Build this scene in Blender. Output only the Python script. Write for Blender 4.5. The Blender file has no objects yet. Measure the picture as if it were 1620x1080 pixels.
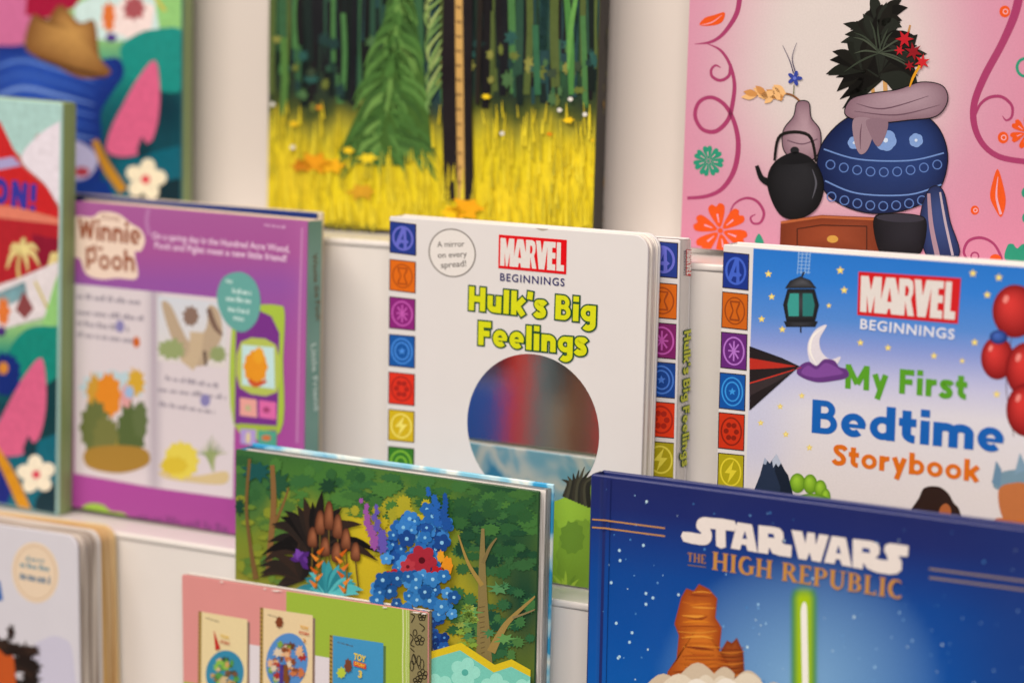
import bpy, bmesh, math, random
from mathutils import Vector, Matrix
random.seed(7)
PI = math.pi
SC = bpy.context.scene
COL = SC.collection

# ------------------------------------------------------------------ camera
FPX = 3600.0                             # focal length in photo pixels (about an 80 mm lens)
F = FPX / 1620.0
YAW, PITCH, ROLL = math.radians(29.75), math.radians(11.24), math.radians(-1.11)
CAM_M = (Matrix.Rotation(YAW, 3, 'Z') @ Matrix.Rotation(PI/2 - PITCH, 3, 'X') @ Matrix.Rotation(ROLL, 3, 'Z'))
def ray(px, py):                         # direction through a point of the 1620x1080 photograph
    return CAM_M @ Vector(((px-810)/FPX, -(py-540)/FPX, -1.0))
REF = Vector((0.0, 0.0, 1.2))            # top of the green jungle book, 1.42 m from the lens
CAM_P = REF - 1.42*ray(620, 740)
def project(p):
    d = CAM_M.transposed() @ (Vector(p) - CAM_P)
    return (810 + FPX*d.x/-d.z, 540 - FPX*d.y/-d.z)
cam = bpy.data.cameras.new('camera')
cam.sensor_width = 36.0; cam.lens = 36.0*F
cam.clip_start = 0.05; cam.clip_end = 60
cam_ob = bpy.data.objects.new('camera', cam); COL.objects.link(cam_ob)
cam_ob.matrix_world = Matrix.Translation(CAM_P) @ CAM_M.to_4x4()
SC.camera = cam_ob
cam.dof.use_dof = True
cam.dof.focus_distance = 1.388
cam.dof.aperture_fstop = 2.7
cam.dof.aperture_blades = 9

# ------------------------------------------------------------------ light: a lit shop interior
w = bpy.data.worlds.new('World'); SC.world = w; w.use_nodes = True
bg = w.node_tree.nodes['Background']
bg.inputs[0].default_value = (1.0, 0.90, 0.80, 1); bg.inputs[1].default_value = 0.20
def lamp(name, loc, aim, sx, sy, energy, col):
    l = bpy.data.lights.new(name, 'AREA'); l.shape = 'RECTANGLE'; l.size = sx; l.size_y = sy
    l.energy = energy; l.color = col
    o = bpy.data.objects.new(name, l); COL.objects.link(o); o.location = loc
    o.rotation_euler = (Vector(aim) - Vector(loc)).to_track_quat('-Z', 'Y').to_euler()
    return o
lamp('ceiling_panel_lamp', (-0.3, -1.0, 3.1), (0.0, 0.0, 1.2), 1.5, 0.6, 48, (1.0, 0.86, 0.73))
lamp('ceiling_panel_lamp', (1.5, -2.6, 2.5), (0.1, 0.1, 1.2), 1.2, 0.8, 50, (1.0, 0.88, 0.77))
lamp('added_bookcase_fill', (-1.08, -1.25, 2.2), (-1.08, -2.0, 0.9), 0.8, 0.15, 20, (1.0, 0.90, 0.80))  # added fill light, no known fitting: brightens the bookcase that the mirror reflects
SC.view_settings.view_transform = 'Standard'
SC.view_settings.look = 'None'
SC.view_settings.exposure = 0.0
SC.view_settings.gamma = 1.0
SC.view_settings.use_curve_mapping = False
SC.cycles.use_denoising = True

# ------------------------------------------------------------------ colours and materials
def lin(h):
    if not isinstance(h, str): return h
    h = h.lstrip('#')
    o = []
    for k in (0, 2, 4):
        c = int(h[k:k+2], 16)/255.0
        o.append(c/12.92 if c <= 0.04045 else ((c+0.055)/1.055)**2.4)
    return tuple(o)
INK_GAIN = (1.02, 1.08, 1.16)            # the shop light is warm: inks are a little cooler than they look
def ink(h):
    return tuple(min(0.88, 1.0*g*c**1.10) for c, g in zip(lin(h), INK_GAIN))
def mixc(a, b, t):
    t = max(0.0, min(1.0, t)); a = lin(a); b = lin(b)
    return tuple(x + (y-x)*t for x, y in zip(a, b))
def sstep(a, b, x):
    t = max(0.0, min(1.0, (x-a)/(b-a))); return t*t*(3-2*t)

def new_mat(name):
    m = bpy.data.materials.new(name); m.use_nodes = True
    nt = m.node_tree; return m, nt, nt.nodes['Principled BSDF']
def bump(nt, b, scale, strength, dist=0.0002, detail=3):
    tc = nt.nodes.new('ShaderNodeTexCoord')
    n = nt.nodes.new('ShaderNodeTexNoise'); n.inputs['Scale'].default_value = scale; n.inputs['Detail'].default_value = detail
    bp = nt.nodes.new('ShaderNodeBump'); bp.inputs['Strength'].default_value = strength; bp.inputs['Distance'].default_value = dist
    nt.links.new(tc.outputs['Object'], n.inputs['Vector'])
    nt.links.new(n.outputs['Fac'], bp.inputs['Height']); nt.links.new(bp.outputs['Normal'], b.inputs['Normal'])
    return tc, n
def stock(name, h, rough=0.45, vary=0.08, scale=40, spec=0.5):
    """coated card or painted board of one colour with faint unevenness"""
    m, nt, b = new_mat(name)
    tc, n = bump(nt, b, 900, 0.05)
    n2 = nt.nodes.new('ShaderNodeTexNoise'); n2.inputs['Scale'].default_value = scale; n2.inputs['Detail'].default_value = 4
    nt.links.new(tc.outputs['Object'], n2.inputs['Vector'])
    r = nt.nodes.new('ShaderNodeMapRange'); r.inputs[3].default_value = 1-vary; r.inputs[4].default_value = 1+vary*0.6
    nt.links.new(n2.outputs['Fac'], r.inputs[0])
    mx = nt.nodes.new('ShaderNodeVectorMath'); mx.operation = 'SCALE'
    mx.inputs[0].default_value = ink(h)
    nt.links.new(r.outputs[0], mx.inputs['Scale']); nt.links.new(mx.outputs[0], b.inputs['Base Color'])
    b.inputs['Roughness'].default_value = rough; b.inputs['Specular IOR Level'].default_value = spec
    return m
def printed(name, rough, coat=0.0, grain=0.045, gscale=900):
    """printed cover: ink colours come with the mesh, paper grain and gloss from here"""
    m, nt, b = new_mat(name)
    at = nt.nodes.new('ShaderNodeAttribute'); at.attribute_name = 'Col'
    tc, n = bump(nt, b, 700, 0.035)
    n2 = nt.nodes.new('ShaderNodeTexNoise'); n2.inputs['Scale'].default_value = gscale; n2.inputs['Detail'].default_value = 5
    nt.links.new(tc.outputs['Object'], n2.inputs['Vector'])
    r = nt.nodes.new('ShaderNodeMapRange'); r.inputs[1].default_value = 0.25; r.inputs[2].default_value = 0.75
    r.inputs[3].default_value = 1-grain; r.inputs[4].default_value = 1+grain
    nt.links.new(n2.outputs['Fac'], r.inputs[0])
    mx = nt.nodes.new('ShaderNodeVectorMath'); mx.operation = 'SCALE'
    nt.links.new(at.outputs['Color'], mx.inputs[0]); nt.links.new(r.outputs[0], mx.inputs['Scale'])
    nt.links.new(mx.outputs[0], b.inputs['Base Color'])
    n3 = nt.nodes.new('ShaderNodeTexNoise'); n3.inputs['Scale'].default_value = 14; n3.inputs['Detail'].default_value = 6; n3.inputs['Roughness'].default_value = 0.65
    r3 = nt.nodes.new('ShaderNodeMapRange'); r3.inputs[1].default_value = 0.3; r3.inputs[2].default_value = 0.7; r3.inputs[3].default_value = rough*0.72; r3.inputs[4].default_value = rough*1.3
    nt.links.new(tc.outputs['Object'], n3.inputs['Vector']); nt.links.new(n3.outputs['Fac'], r3.inputs[0]); nt.links.new(r3.outputs[0], b.inputs['Roughness'])   # handling marks in the sheen
    b.inputs['Specular IOR Level'].default_value = 0.34
    b.inputs['Coat Weight'].default_value = coat; b.inputs['Coat Roughness'].default_value = 0.12
    return m
INK_MATT = printed('printed_matt', 0.5)
INK_SATIN = printed('printed_satin', 0.36)
INK_GLOSS = printed('printed_gloss', 0.3, 0.35, 0.06)
INK_PAINT = printed('printed_painting', 0.42, 0.0, 0.12, 200)
def pages(name, h, h2, scale):
    """the edge of a block of leaves: fine lines across its thickness (local Y)"""
    m, nt, b = new_mat(name)
    tc = nt.nodes.new('ShaderNodeTexCoord')
    mp = nt.nodes.new('ShaderNodeMapping'); mp.inputs['Scale'].default_value = (0.02, 1, 0.02)
    n = nt.nodes.new('ShaderNodeTexNoise'); n.inputs['Scale'].default_value = scale; n.inputs['Detail'].default_value = 2
    nt.links.new(tc.outputs['Object'], mp.inputs['Vector']); nt.links.new(mp.outputs[0], n.inputs['Vector'])
    cr = nt.nodes.new('ShaderNodeValToRGB')
    cr.color_ramp.elements[0].position = 0.38; cr.color_ramp.elements[0].color = (*ink(h2), 1)
    cr.color_ramp.elements[1].position = 0.60; cr.color_ramp.elements[1].color = (*ink(h), 1)
    nt.links.new(n.outputs['Fac'], cr.inputs[0]); nt.links.new(cr.outputs[0], b.inputs['Base Color'])
    b.inputs['Roughness'].default_value = 0.7
    return m
PAGES = pages('page_edges', '#f2ece8', '#bdb2ab', 1500)
BOARD_PAGES = pages('board_edges', '#ece4dc', '#ddd3c8', 500)
WHITE = stock('white_card', '#dbd6d4', 0.38, 0.03)
RACK_WHITE = stock('white_rack_paint', '#e2dbd5', 0.27, 0.04, 9)
BACK_WHITE = stock('cream_back_board', '#d3c9c1', 0.55, 0.04, 6)

# ------------------------------------------------------------------ object helpers
def link(o, parent=None):
    COL.objects.link(o)
    if parent: o.parent = parent
    return o
def mesh_obj(name, bm, mats, parent=None, smooth=False):
    me = bpy.data.meshes.new(name); bm.to_mesh(me); bm.free()
    for m in (mats if isinstance(mats, (list, tuple)) else [mats]): me.materials.append(m)
    if smooth:
        for p in me.polygons: p.use_smooth = True
    return link(bpy.data.objects.new(name, me), parent)
def tag(o, label, cat, group=None, kind=None):
    o['label'] = label; o['category'] = cat
    if group: o['group'] = group
    if kind: o['kind'] = kind
    return o
def rounded_outline(x0, z0, x1, z1, radii, n=6):
    """corner radii in the order bottom-left, bottom-right, top-right, top-left"""
    out = []
    for (cx, cz, r, a0) in ((x0, z0, radii[0], 180), (x1, z0, radii[1], 270), (x1, z1, radii[2], 0), (x0, z1, radii[3], 90)):
        ccx = cx + (r if cx == x0 else -r); ccz = cz + (r if cz == z0 else -r)
        if r <= 0: out.append((cx, cz)); continue
        for k in range(n+1):
            a = math.radians(a0 + 90*k/n); out.append((ccx + r*math.cos(a), ccz + r*math.sin(a)))
    return out
def slab(bm, outline, y0, y1, bev=0.0, seg=2):
    """a plate with the given outline in local X-Z, from depth y0 (front) to y1 (back)"""
    f = [bm.verts.new((x, y0, z)) for x, z in outline]
    b = [bm.verts.new((x, y1, z)) for x, z in outline]
    faces = [bm.faces.new(f), bm.faces.new(b[::-1])]
    n = len(f)
    for i in range(n): faces.append(bm.faces.new((f[i], b[i], b[(i+1) % n], f[(i+1) % n])))
    bmesh.ops.recalc_face_normals(bm, faces=faces)
    if bev > 0:
        ed = list({e for fc in faces[:2] for e in fc.edges})
        bmesh.ops.bevel(bm, geom=ed, offset=bev, segments=seg, profile=0.5, affect='EDGES', clamp_overlap=True)
def box_outline(x0, z0, x1, z1): return [(x0, z0), (x1, z0), (x1, z1), (x0, z1)]

# ------------------------------------------------------------------ where a book leans
LEAN = math.radians(3.72)
def frame_normal(lean, yaw):
    return Matrix.Rotation(yaw, 3, 'Z') @ Vector((0, -math.cos(lean), math.sin(lean)))
def on_plane(px, py, p, n):
    d = ray(px, py); t = (p - CAM_P).dot(n)/d.dot(n); return CAM_P + t*d
N0 = frame_normal(LEAN, 0)
V0 = N0.cross(Vector((1, 0, 0)))           # up along the rack's boards
def depth_point(off): return REF - N0*off   # rack depth: distance behind the front of the jungle book

class Book:
    def __init__(self, name, tl, tr, off, floor_z=None, H=None, yaw=0.0, lean=LEAN, T=0.02):
        P0 = on_plane(tl[0], tl[1], depth_point(off), N0)
        n = frame_normal(lean, math.radians(yaw))
        q = on_plane(tr[0], tr[1], P0, n)
        u = (q - P0); self.W = u.length; u.normalize(); v = n.cross(u)
        if H is None: H = ((P0-REF).dot(V0) + min(0.0, u.dot(V0)*self.W) - floor_z)/v.dot(V0)
        self.H = H; self.T = T; self.n = n
        o = P0 - v*H
        self.M = Matrix(((u.x, -n.x, v.x, o.x), (u.y, -n.y, v.y, o.y), (u.z, -n.z, v.z, o.z), (0, 0, 0, 1)))
        self.Mi = self.M.inverted(); self.o = o
        self.root = link(bpy.data.objects.new(name, None)); self.root.empty_display_size = 0.02
        self.root.matrix_world = self.M; self.rel = None; self.front = self.root; self.spine = self.root
    def uv(self, px, py, y=0.0):
        p = self.Mi @ on_plane(px, py, self.M @ Vector((0, y, 0)), self.n); return (p.x, p.z)
    def px(self, u, v, y=0.0): return project(self.M @ Vector((u, y, v)))

class Face:
    """the right-hand edge of a book (its spine there) as a face to print on"""
    def __init__(self, book):
        R = Matrix(((0, -1, 0, book.W), (1, 0, 0, 0), (0, 0, 1, 0), (0, 0, 0, 1)))
        self.W, self.H, self.root, self.rel = book.T, book.H, book.root, R; self.front = book.spine
        self.M = book.M @ R; self.Mi = self.M.inverted(); self.n = -(self.M.to_3x3() @ Vector((0, 1, 0)))
    uv = Book.uv
    px = Book.px

STEP = 0.000012
def catmull(pts, closed, sub=7):
    n = len(pts); out = []
    rng = range(n) if closed else range(n-1)
    for i in rng:
        if closed: p0, p1, p2, p3 = pts[i-1], pts[i], pts[(i+1) % n], pts[(i+2) % n]
        else: p0, p1, p2, p3 = pts[max(0, i-1)], pts[i], pts[i+1], pts[min(n-1, i+2)]
        for k in range(sub):
            t = k/sub; t2 = t*t; t3 = t2*t
            out.append(tuple(0.5*((2*b) + (-a+c)*t + (2*a-5*b+4*c-d)*t2 + (-a+3*b-3*c+d)*t3) for a, b, c, d in zip(p0, p1, p2, p3)))
    if not closed: out.append(tuple(pts[-1]))
    return out
def ribbon(pts, wd):
    """left and right edge of a stroke; wd is a width or one per point"""
    n = len(pts); L = []; R = []
    if isinstance(wd, (list, tuple)) and len(wd) != n: wd = [wd[min(len(wd)-1, int(i*len(wd)/n))] for i in range(n)]
    for i in range(n):
        a = pts[max(0, i-1)]; b = pts[i]; c = pts[min(n-1, i+1)]
        d1 = Vector((b[0]-a[0], b[1]-a[1])); d2 = Vector((c[0]-b[0], c[1]-b[1]))
        if d1.length < 1e-9: d1 = d2
        if d2.length < 1e-9: d2 = d1
        d1.normalize(); d2.normalize(); m = d1 + d2
        if m.length < 1e-4: m = d1.copy()
        m.normalize(); nn = Vector((-m.y, m.x)); k = max(0.35, nn.dot(Vector((-d1.y, d1.x))))
        h = (wd[i] if isinstance(wd, (list, tuple)) else wd)*0.5/k
        L.append((b[0]+nn.x*h, b[1]+nn.y*h)); R.append((b[0]-nn.x*h, b[1]-nn.y*h))
    return L, R

class Art:
    """ink on a flat face of a book; y is the depth of that face, points are taken from the photograph"""
    def __init__(self, book, y=0.0, margin=0.0004, area=None):
        self.b = book; self.y = y; self.bm = bmesh.new(); self.cl = self.bm.loops.layers.float_color.new('Col')
        self.lv = 1
        self.area = area or (margin, margin, book.W-margin, book.H-margin)
    def _pt(self, p):
        u, v = self.b.uv(p[0], p[1], self.y); a = self.area
        return (min(max(u, a[0]), a[2]), min(max(v, a[1]), a[3]))
    def _face(self, uvs, cols, lv):
        y = self.y - STEP*lv - 0.00004
        q = []
        for p in uvs:
            if not q or (abs(p[0]-q[-1][0]) + abs(p[1]-q[-1][1])) > 1e-7: q.append(p)
        if len(q) > 2 and (abs(q[0][0]-q[-1][0]) + abs(q[0][1]-q[-1][1])) < 1e-7: q.pop()
        if len(q) < 3: return
        ar = sum(q[i-1][0]*q[i][1] - q[i][0]*q[i-1][1] for i in range(len(q)))
        if abs(ar) < 1e-12: return
        if ar < 0: q = q[::-1]
        f = self.bm.faces.new([self.bm.verts.new((a, y, c)) for a, c in q])
        same = not isinstance(cols, list)
        if not same and len(cols) == len(q) and ar < 0: cols = cols[::-1]
        for i, l in enumerate(f.loops):
            c = cols if same else cols[min(i, len(cols)-1)]
            l[self.cl] = (*c, 1)
    def _lv(self, lv):
        if lv is None: self.lv += 1; return self.lv
        return lv
    def poly(self, pts, col, lv=None):
        self._face([self._pt(p) for p in pts], ink(col), self._lv(lv))
    def smooth(self, pts, col, lv=None, sub=7): self.poly(catmull(pts, True, sub), col, lv)
    def ell(self, cx, cy, rx, ry, col, rot=0.0, n=30, lv=None, shear=0.0):
        c, s = math.cos(math.radians(rot)), math.sin(math.radians(rot)); pts = []
        for k in range(n):
            a = 2*PI*k/n; x, y = rx*math.cos(a), ry*math.sin(a)
            X = x*c - y*s; pts.append((cx + X, cy + x*s + y*c + X*shear))
        self.poly(pts, col, lv)
    def shaded(self, pts, c_in, c_out, at=None, lv=None, smooth=True, rings=6, power=1.3):
        """a rounded printed shape: colour runs from c_in at a point inside it to c_out at its rim"""
        if smooth: pts = catmull(pts, True, 5)
        lv = self._lv(lv); n = len(pts)
        at = at or (sum(p[0] for p in pts)/n, sum(p[1] for p in pts)/n)
        y = self.y - STEP*lv - 0.00004; R = []
        for k in range(rings+1):
            t = max(.02, k/rings); c = ink(mixc(c_in, c_out, t**power))
            row = []
            for p in pts:
                q = self._pt((at[0]+(p[0]-at[0])*t, at[1]+(p[1]-at[1])*t)); row.append(self.bm.verts.new((q[0], y, q[1])))
            R.append((row, c))
        f = self.bm.faces.new(R[0][0])
        for l in f.loops: l[self.cl] = (*R[0][1], 1)
        for (a, ca), (b, cb) in zip(R, R[1:]):
            for i in range(n):
                j = (i+1) % n; f = self.bm.faces.new((a[i], a[j], b[j], b[i]))
                for l, c in zip(f.loops, (ca, ca, cb, cb)): l[self.cl] = (*c, 1)
    def ball(self, cx, cy, rx, ry, c_in, c_out, hx=.25, hy=-.3, lv=None, power=1.3):
        self.shaded([(cx+rx*math.cos(2*PI*k/28), cy+ry*math.sin(2*PI*k/28)) for k in range(28)], c_in, c_out, (cx+hx*rx, cy+hy*ry), lv, False, 7, power)
    def leaves(self, ox, oy, n, a0, a1, l0, l1, wd, cols, lv, droop=.2, seed=1):
        """long tapered leaves springing from one point"""
        r = random.Random(seed)
        for k in range(n):
            a = math.radians(a0+(a1-a0)*(k+r.uniform(-.6,.6))/max(1, n-1)); L = r.uniform(l0, l1)
            ex, ey = ox+L*math.cos(a), oy+L*math.sin(a); d = droop*L*abs(math.cos(a))
            self.line([(ox+r.uniform(-4,4), oy), (ox+.55*L*math.cos(a), oy+.62*L*math.sin(a)-d*.2), (ex, ey+d)], [wd*.5, wd, .5], r.choice(cols), True, lv+k)
    def line(self, pts, wd, col, smooth=True, lv=None, sub=6):
        lv = self._lv(lv)
        if smooth and len(pts) > 2:
            if isinstance(wd, (list, tuple)):
                q = catmull([(p[0], p[1], x) for p, x in zip(pts, wd)], False, sub); wd = [max(0.05, p[2]) for p in q]; pts = [p[:2] for p in q]
            else: pts = catmull(pts, False, sub)
        L, R = ribbon(pts, wd); c = ink(col)
        L = [self._pt(p) for p in L]; R = [self._pt(p) for p in R]
        self._strip(L, R, c, lv)
    def _strip(self, L, R, c, lv):
        y = self.y - STEP*lv - 0.00004
        a = [self.bm.verts.new((p[0], y, p[1])) for p in L]; b = [self.bm.verts.new((p[0], y, p[1])) for p in R]
        for i in range(len(a)-1):
            try: f = self.bm.faces.new((a[i], a[i+1], b[i+1], b[i]))
            except ValueError: continue
            for l in f.loops: l[self.cl] = (*c, 1)
    def ring(self, cx, cy, rx, ry, wd, col, lv=None, n=36, shear=0.0):
        lv = self._lv(lv); L = []; R = []
        for k in range(n+1):
            a = 2*PI*k/n; ca, sa = math.cos(a), math.sin(a)
            L.append(self._pt((cx+(rx+wd/2)*ca, cy+(ry+wd/2)*sa + shear*(rx+wd/2)*ca))); R.append(self._pt((cx+(rx-wd/2)*ca, cy+(ry-wd/2)*sa + shear*(rx-wd/2)*ca)))
        self._strip(L, R, ink(col), lv)
    def grid(self, quad, nx, ny, fn, lv=None):
        """quad of photo points TL TR BR BL; fn(px,py) gives a colour in linear light or hex"""
        lv = self._lv(lv); P = []
        for j in range(ny+1):
            row = []
            for i in range(nx+1):
                s, t = i/nx, j/ny
                x = (quad[0][0]*(1-s)+quad[1][0]*s)*(1-t) + (quad[3][0]*(1-s)+quad[2][0]*s)*t
                y = (quad[0][1]*(1-s)+quad[1][1]*s)*(1-t) + (quad[3][1]*(1-s)+quad[2][1]*s)*t
                row.append((self._pt((x, y)), ink(fn(x, y))))
            P.append(row)
        self._grid(P, lv)
    def cover(self, nx, ny, fn, lv=0, area=None):
        """the whole face, colour as a function of where it lies in the photograph"""
        a = area or self.area; P = []
        for j in range(ny+1):
            row = []
            for i in range(nx+1):
                u = a[0] + (a[2]-a[0])*i/nx; v = a[3] + (a[1]-a[3])*j/ny
                x, y = self.b.px(u, v, self.y); row.append(((u, v), ink(fn(x, y))))
            P.append(row)
        self._grid(P, lv)
    def _grid(self, P, lv):
        y = self.y - STEP*lv - 0.00004
        V = [[self.bm.verts.new((p[0][0], y, p[0][1])) for p in row] for row in P]
        for j in range(len(P)-1):
            for i in range(len(P[0])-1):
                f = self.bm.faces.new((V[j+1][i], V[j+1][i+1], V[j][i+1], V[j][i]))
                for l, c in zip(f.loops, (P[j+1][i][1], P[j+1][i+1][1], P[j][i+1][1], P[j][i][1])): l[self.cl] = (*c, 1)
    def star(self, cx, cy, r, col, lv=None, rot=-90, inner=0.45, n=5):
        pts = []
        for k in range(2*n):
            a = math.radians(rot + 180*k/n); q = r if k % 2 == 0 else r*inner
            pts.append((cx+q*math.cos(a), cy+q*math.sin(a)))
        self.poly(pts, col, lv)
    def leafy(self, cx, cy, rx, ry, col, lobes=14, rough=0.16, lv=None, spike=False):
        """a ragged clump of leaves"""
        pts = []
        for k in range(lobes*2):
            a = 2*PI*k/(lobes*2) + random.uniform(-.08, .08)
            q = (1 + random.uniform(0, rough)) if k % 2 == 0 else (1 - rough*random.uniform(.6, 1.3))
            pts.append((cx+rx*q*math.cos(a), cy+ry*q*math.sin(a)))
        if spike: self.poly(pts, col, lv)
        else: self.smooth(pts, col, lv, 4)
    def flower(self, cx, cy, r, col, mid, petals=5, lv=None, rot=0, fat=0.42, ry=1.0):
        lv = self._lv(lv)
        for k in range(petals):
            a = math.radians(rot + 360*k/petals); d = r*0.56
            self.ell(cx+d*math.cos(a), cy+ry*d*math.sin(a), r*0.46, r*fat*0.62, col, math.degrees(a), 14, lv+k)
        self.ell(cx, cy, r*0.22, r*0.22*ry, mid, 0, 14, lv+petals); self.lv = max(self.lv, lv+petals)
    # ---- lettering
    def _basis(self, p0, p1, height, pt=None):
        """local origin, unit along the baseline, unit up; height in photo pixels at the middle"""
        a = Vector(self._raw(p0)); b = Vector(self._raw(p1))
        m = ((p0[0]+p1[0])/2, (p0[1]+p1[1])/2)
        off = (m[0]+height, m[1]) if abs(p1[1]-p0[1]) > abs(p1[0]-p0[0]) else (m[0], m[1]-height)
        h = (Vector(self._raw(off)) - Vector(self._raw(m))).length
        return a, b, h
    def _raw(self, p): return self.b.uv(p[0], p[1], self.y)
    def text(self, s, p0, p1, height, col, bold=0.0, lv=None, space=1.0):
        """the built-in face, set between two photo points, capitals `height` photo pixels tall"""
        lv = self._lv(lv); polys = glyph_mesh(s, bold, space)
        xs = [q[0] for f in polys for q in f]
        x0, x1 = min(xs), max(xs); cap = 0.729
        a, b, h = self._basis(p0, p1, height); d = b - a; L = d.length; d.normalize(); up = Vector((-d.y, d.x))
        c = ink(col)
        for f in polys:
            self._face([tuple(a + d*((q[0]-x0)/(x1-x0)*L) + up*(q[1]/cap*h)) for q in f], c, lv)
    def heavy(self, s, p0, p1, height, col, wt=0.25, outline=None, ow=0.13, lv=None, gap=0.10, slant=0.0):
        """drawn heavy lettering from strokes, with an outline under it if asked"""
        lv = self._lv(lv); strokes = []; x = 0.0
        for ch in s:
            if ch == ' ': x += 0.34; continue
            wd, st = heavy_glyph(ch, wt)
            strokes += [([(a_+x, b_) for a_, b_ in (q[0] if isinstance(q, tuple) else q)], q[1] if isinstance(q, tuple) else 1.0) for q in st]; x += wd + gap
        x -= gap
        a, b, h = self._basis(p0, p1, height); d = b - a; L = d.length; d.normalize(); up = Vector((-d.y, d.x))
        k = L/x
        for pas in ((1, outline), (0, col)):
            if pas[1] is None: continue
            c = ink(pas[1])
            for q, fac in strokes:
                lv += 1
                w_ = wt*fac + (ow if pas[0] else 0); e = ow*0.5 if pas[0] else 0.0
                if e:
                    q = list(q)
                    for i, j in ((0, 1), (-1, -2)):
                        t = Vector((q[i][0]-q[j][0], q[i][1]-q[j][1]))
                        if t.length > 1e-9: t = t.normalized()*e; q[i] = (q[i][0]+t.x, q[i][1]+t.y)
                Lf, Rt = ribbon(q, w_)
                tr = lambda p: tuple(a + d*((p[0]+p[1]*slant)*k) + up*(p[1]*h))
                self._strip([tr(p) for p in Lf], [tr(p) for p in Rt], c, lv)
        self.lv = max(self.lv, lv)
    def build(self, name, mat, parent=None):
        bmesh.ops.recalc_face_normals(self.bm, faces=self.bm.faces)
        for f in self.bm.faces:
            f.normal_update()
            if f.normal.y > 0: f.normal_flip()
        o = mesh_obj(name, self.bm, mat, parent or self.b.front)
        if self.b.rel is not None: o.matrix_local = self.b.rel
        return o

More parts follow.
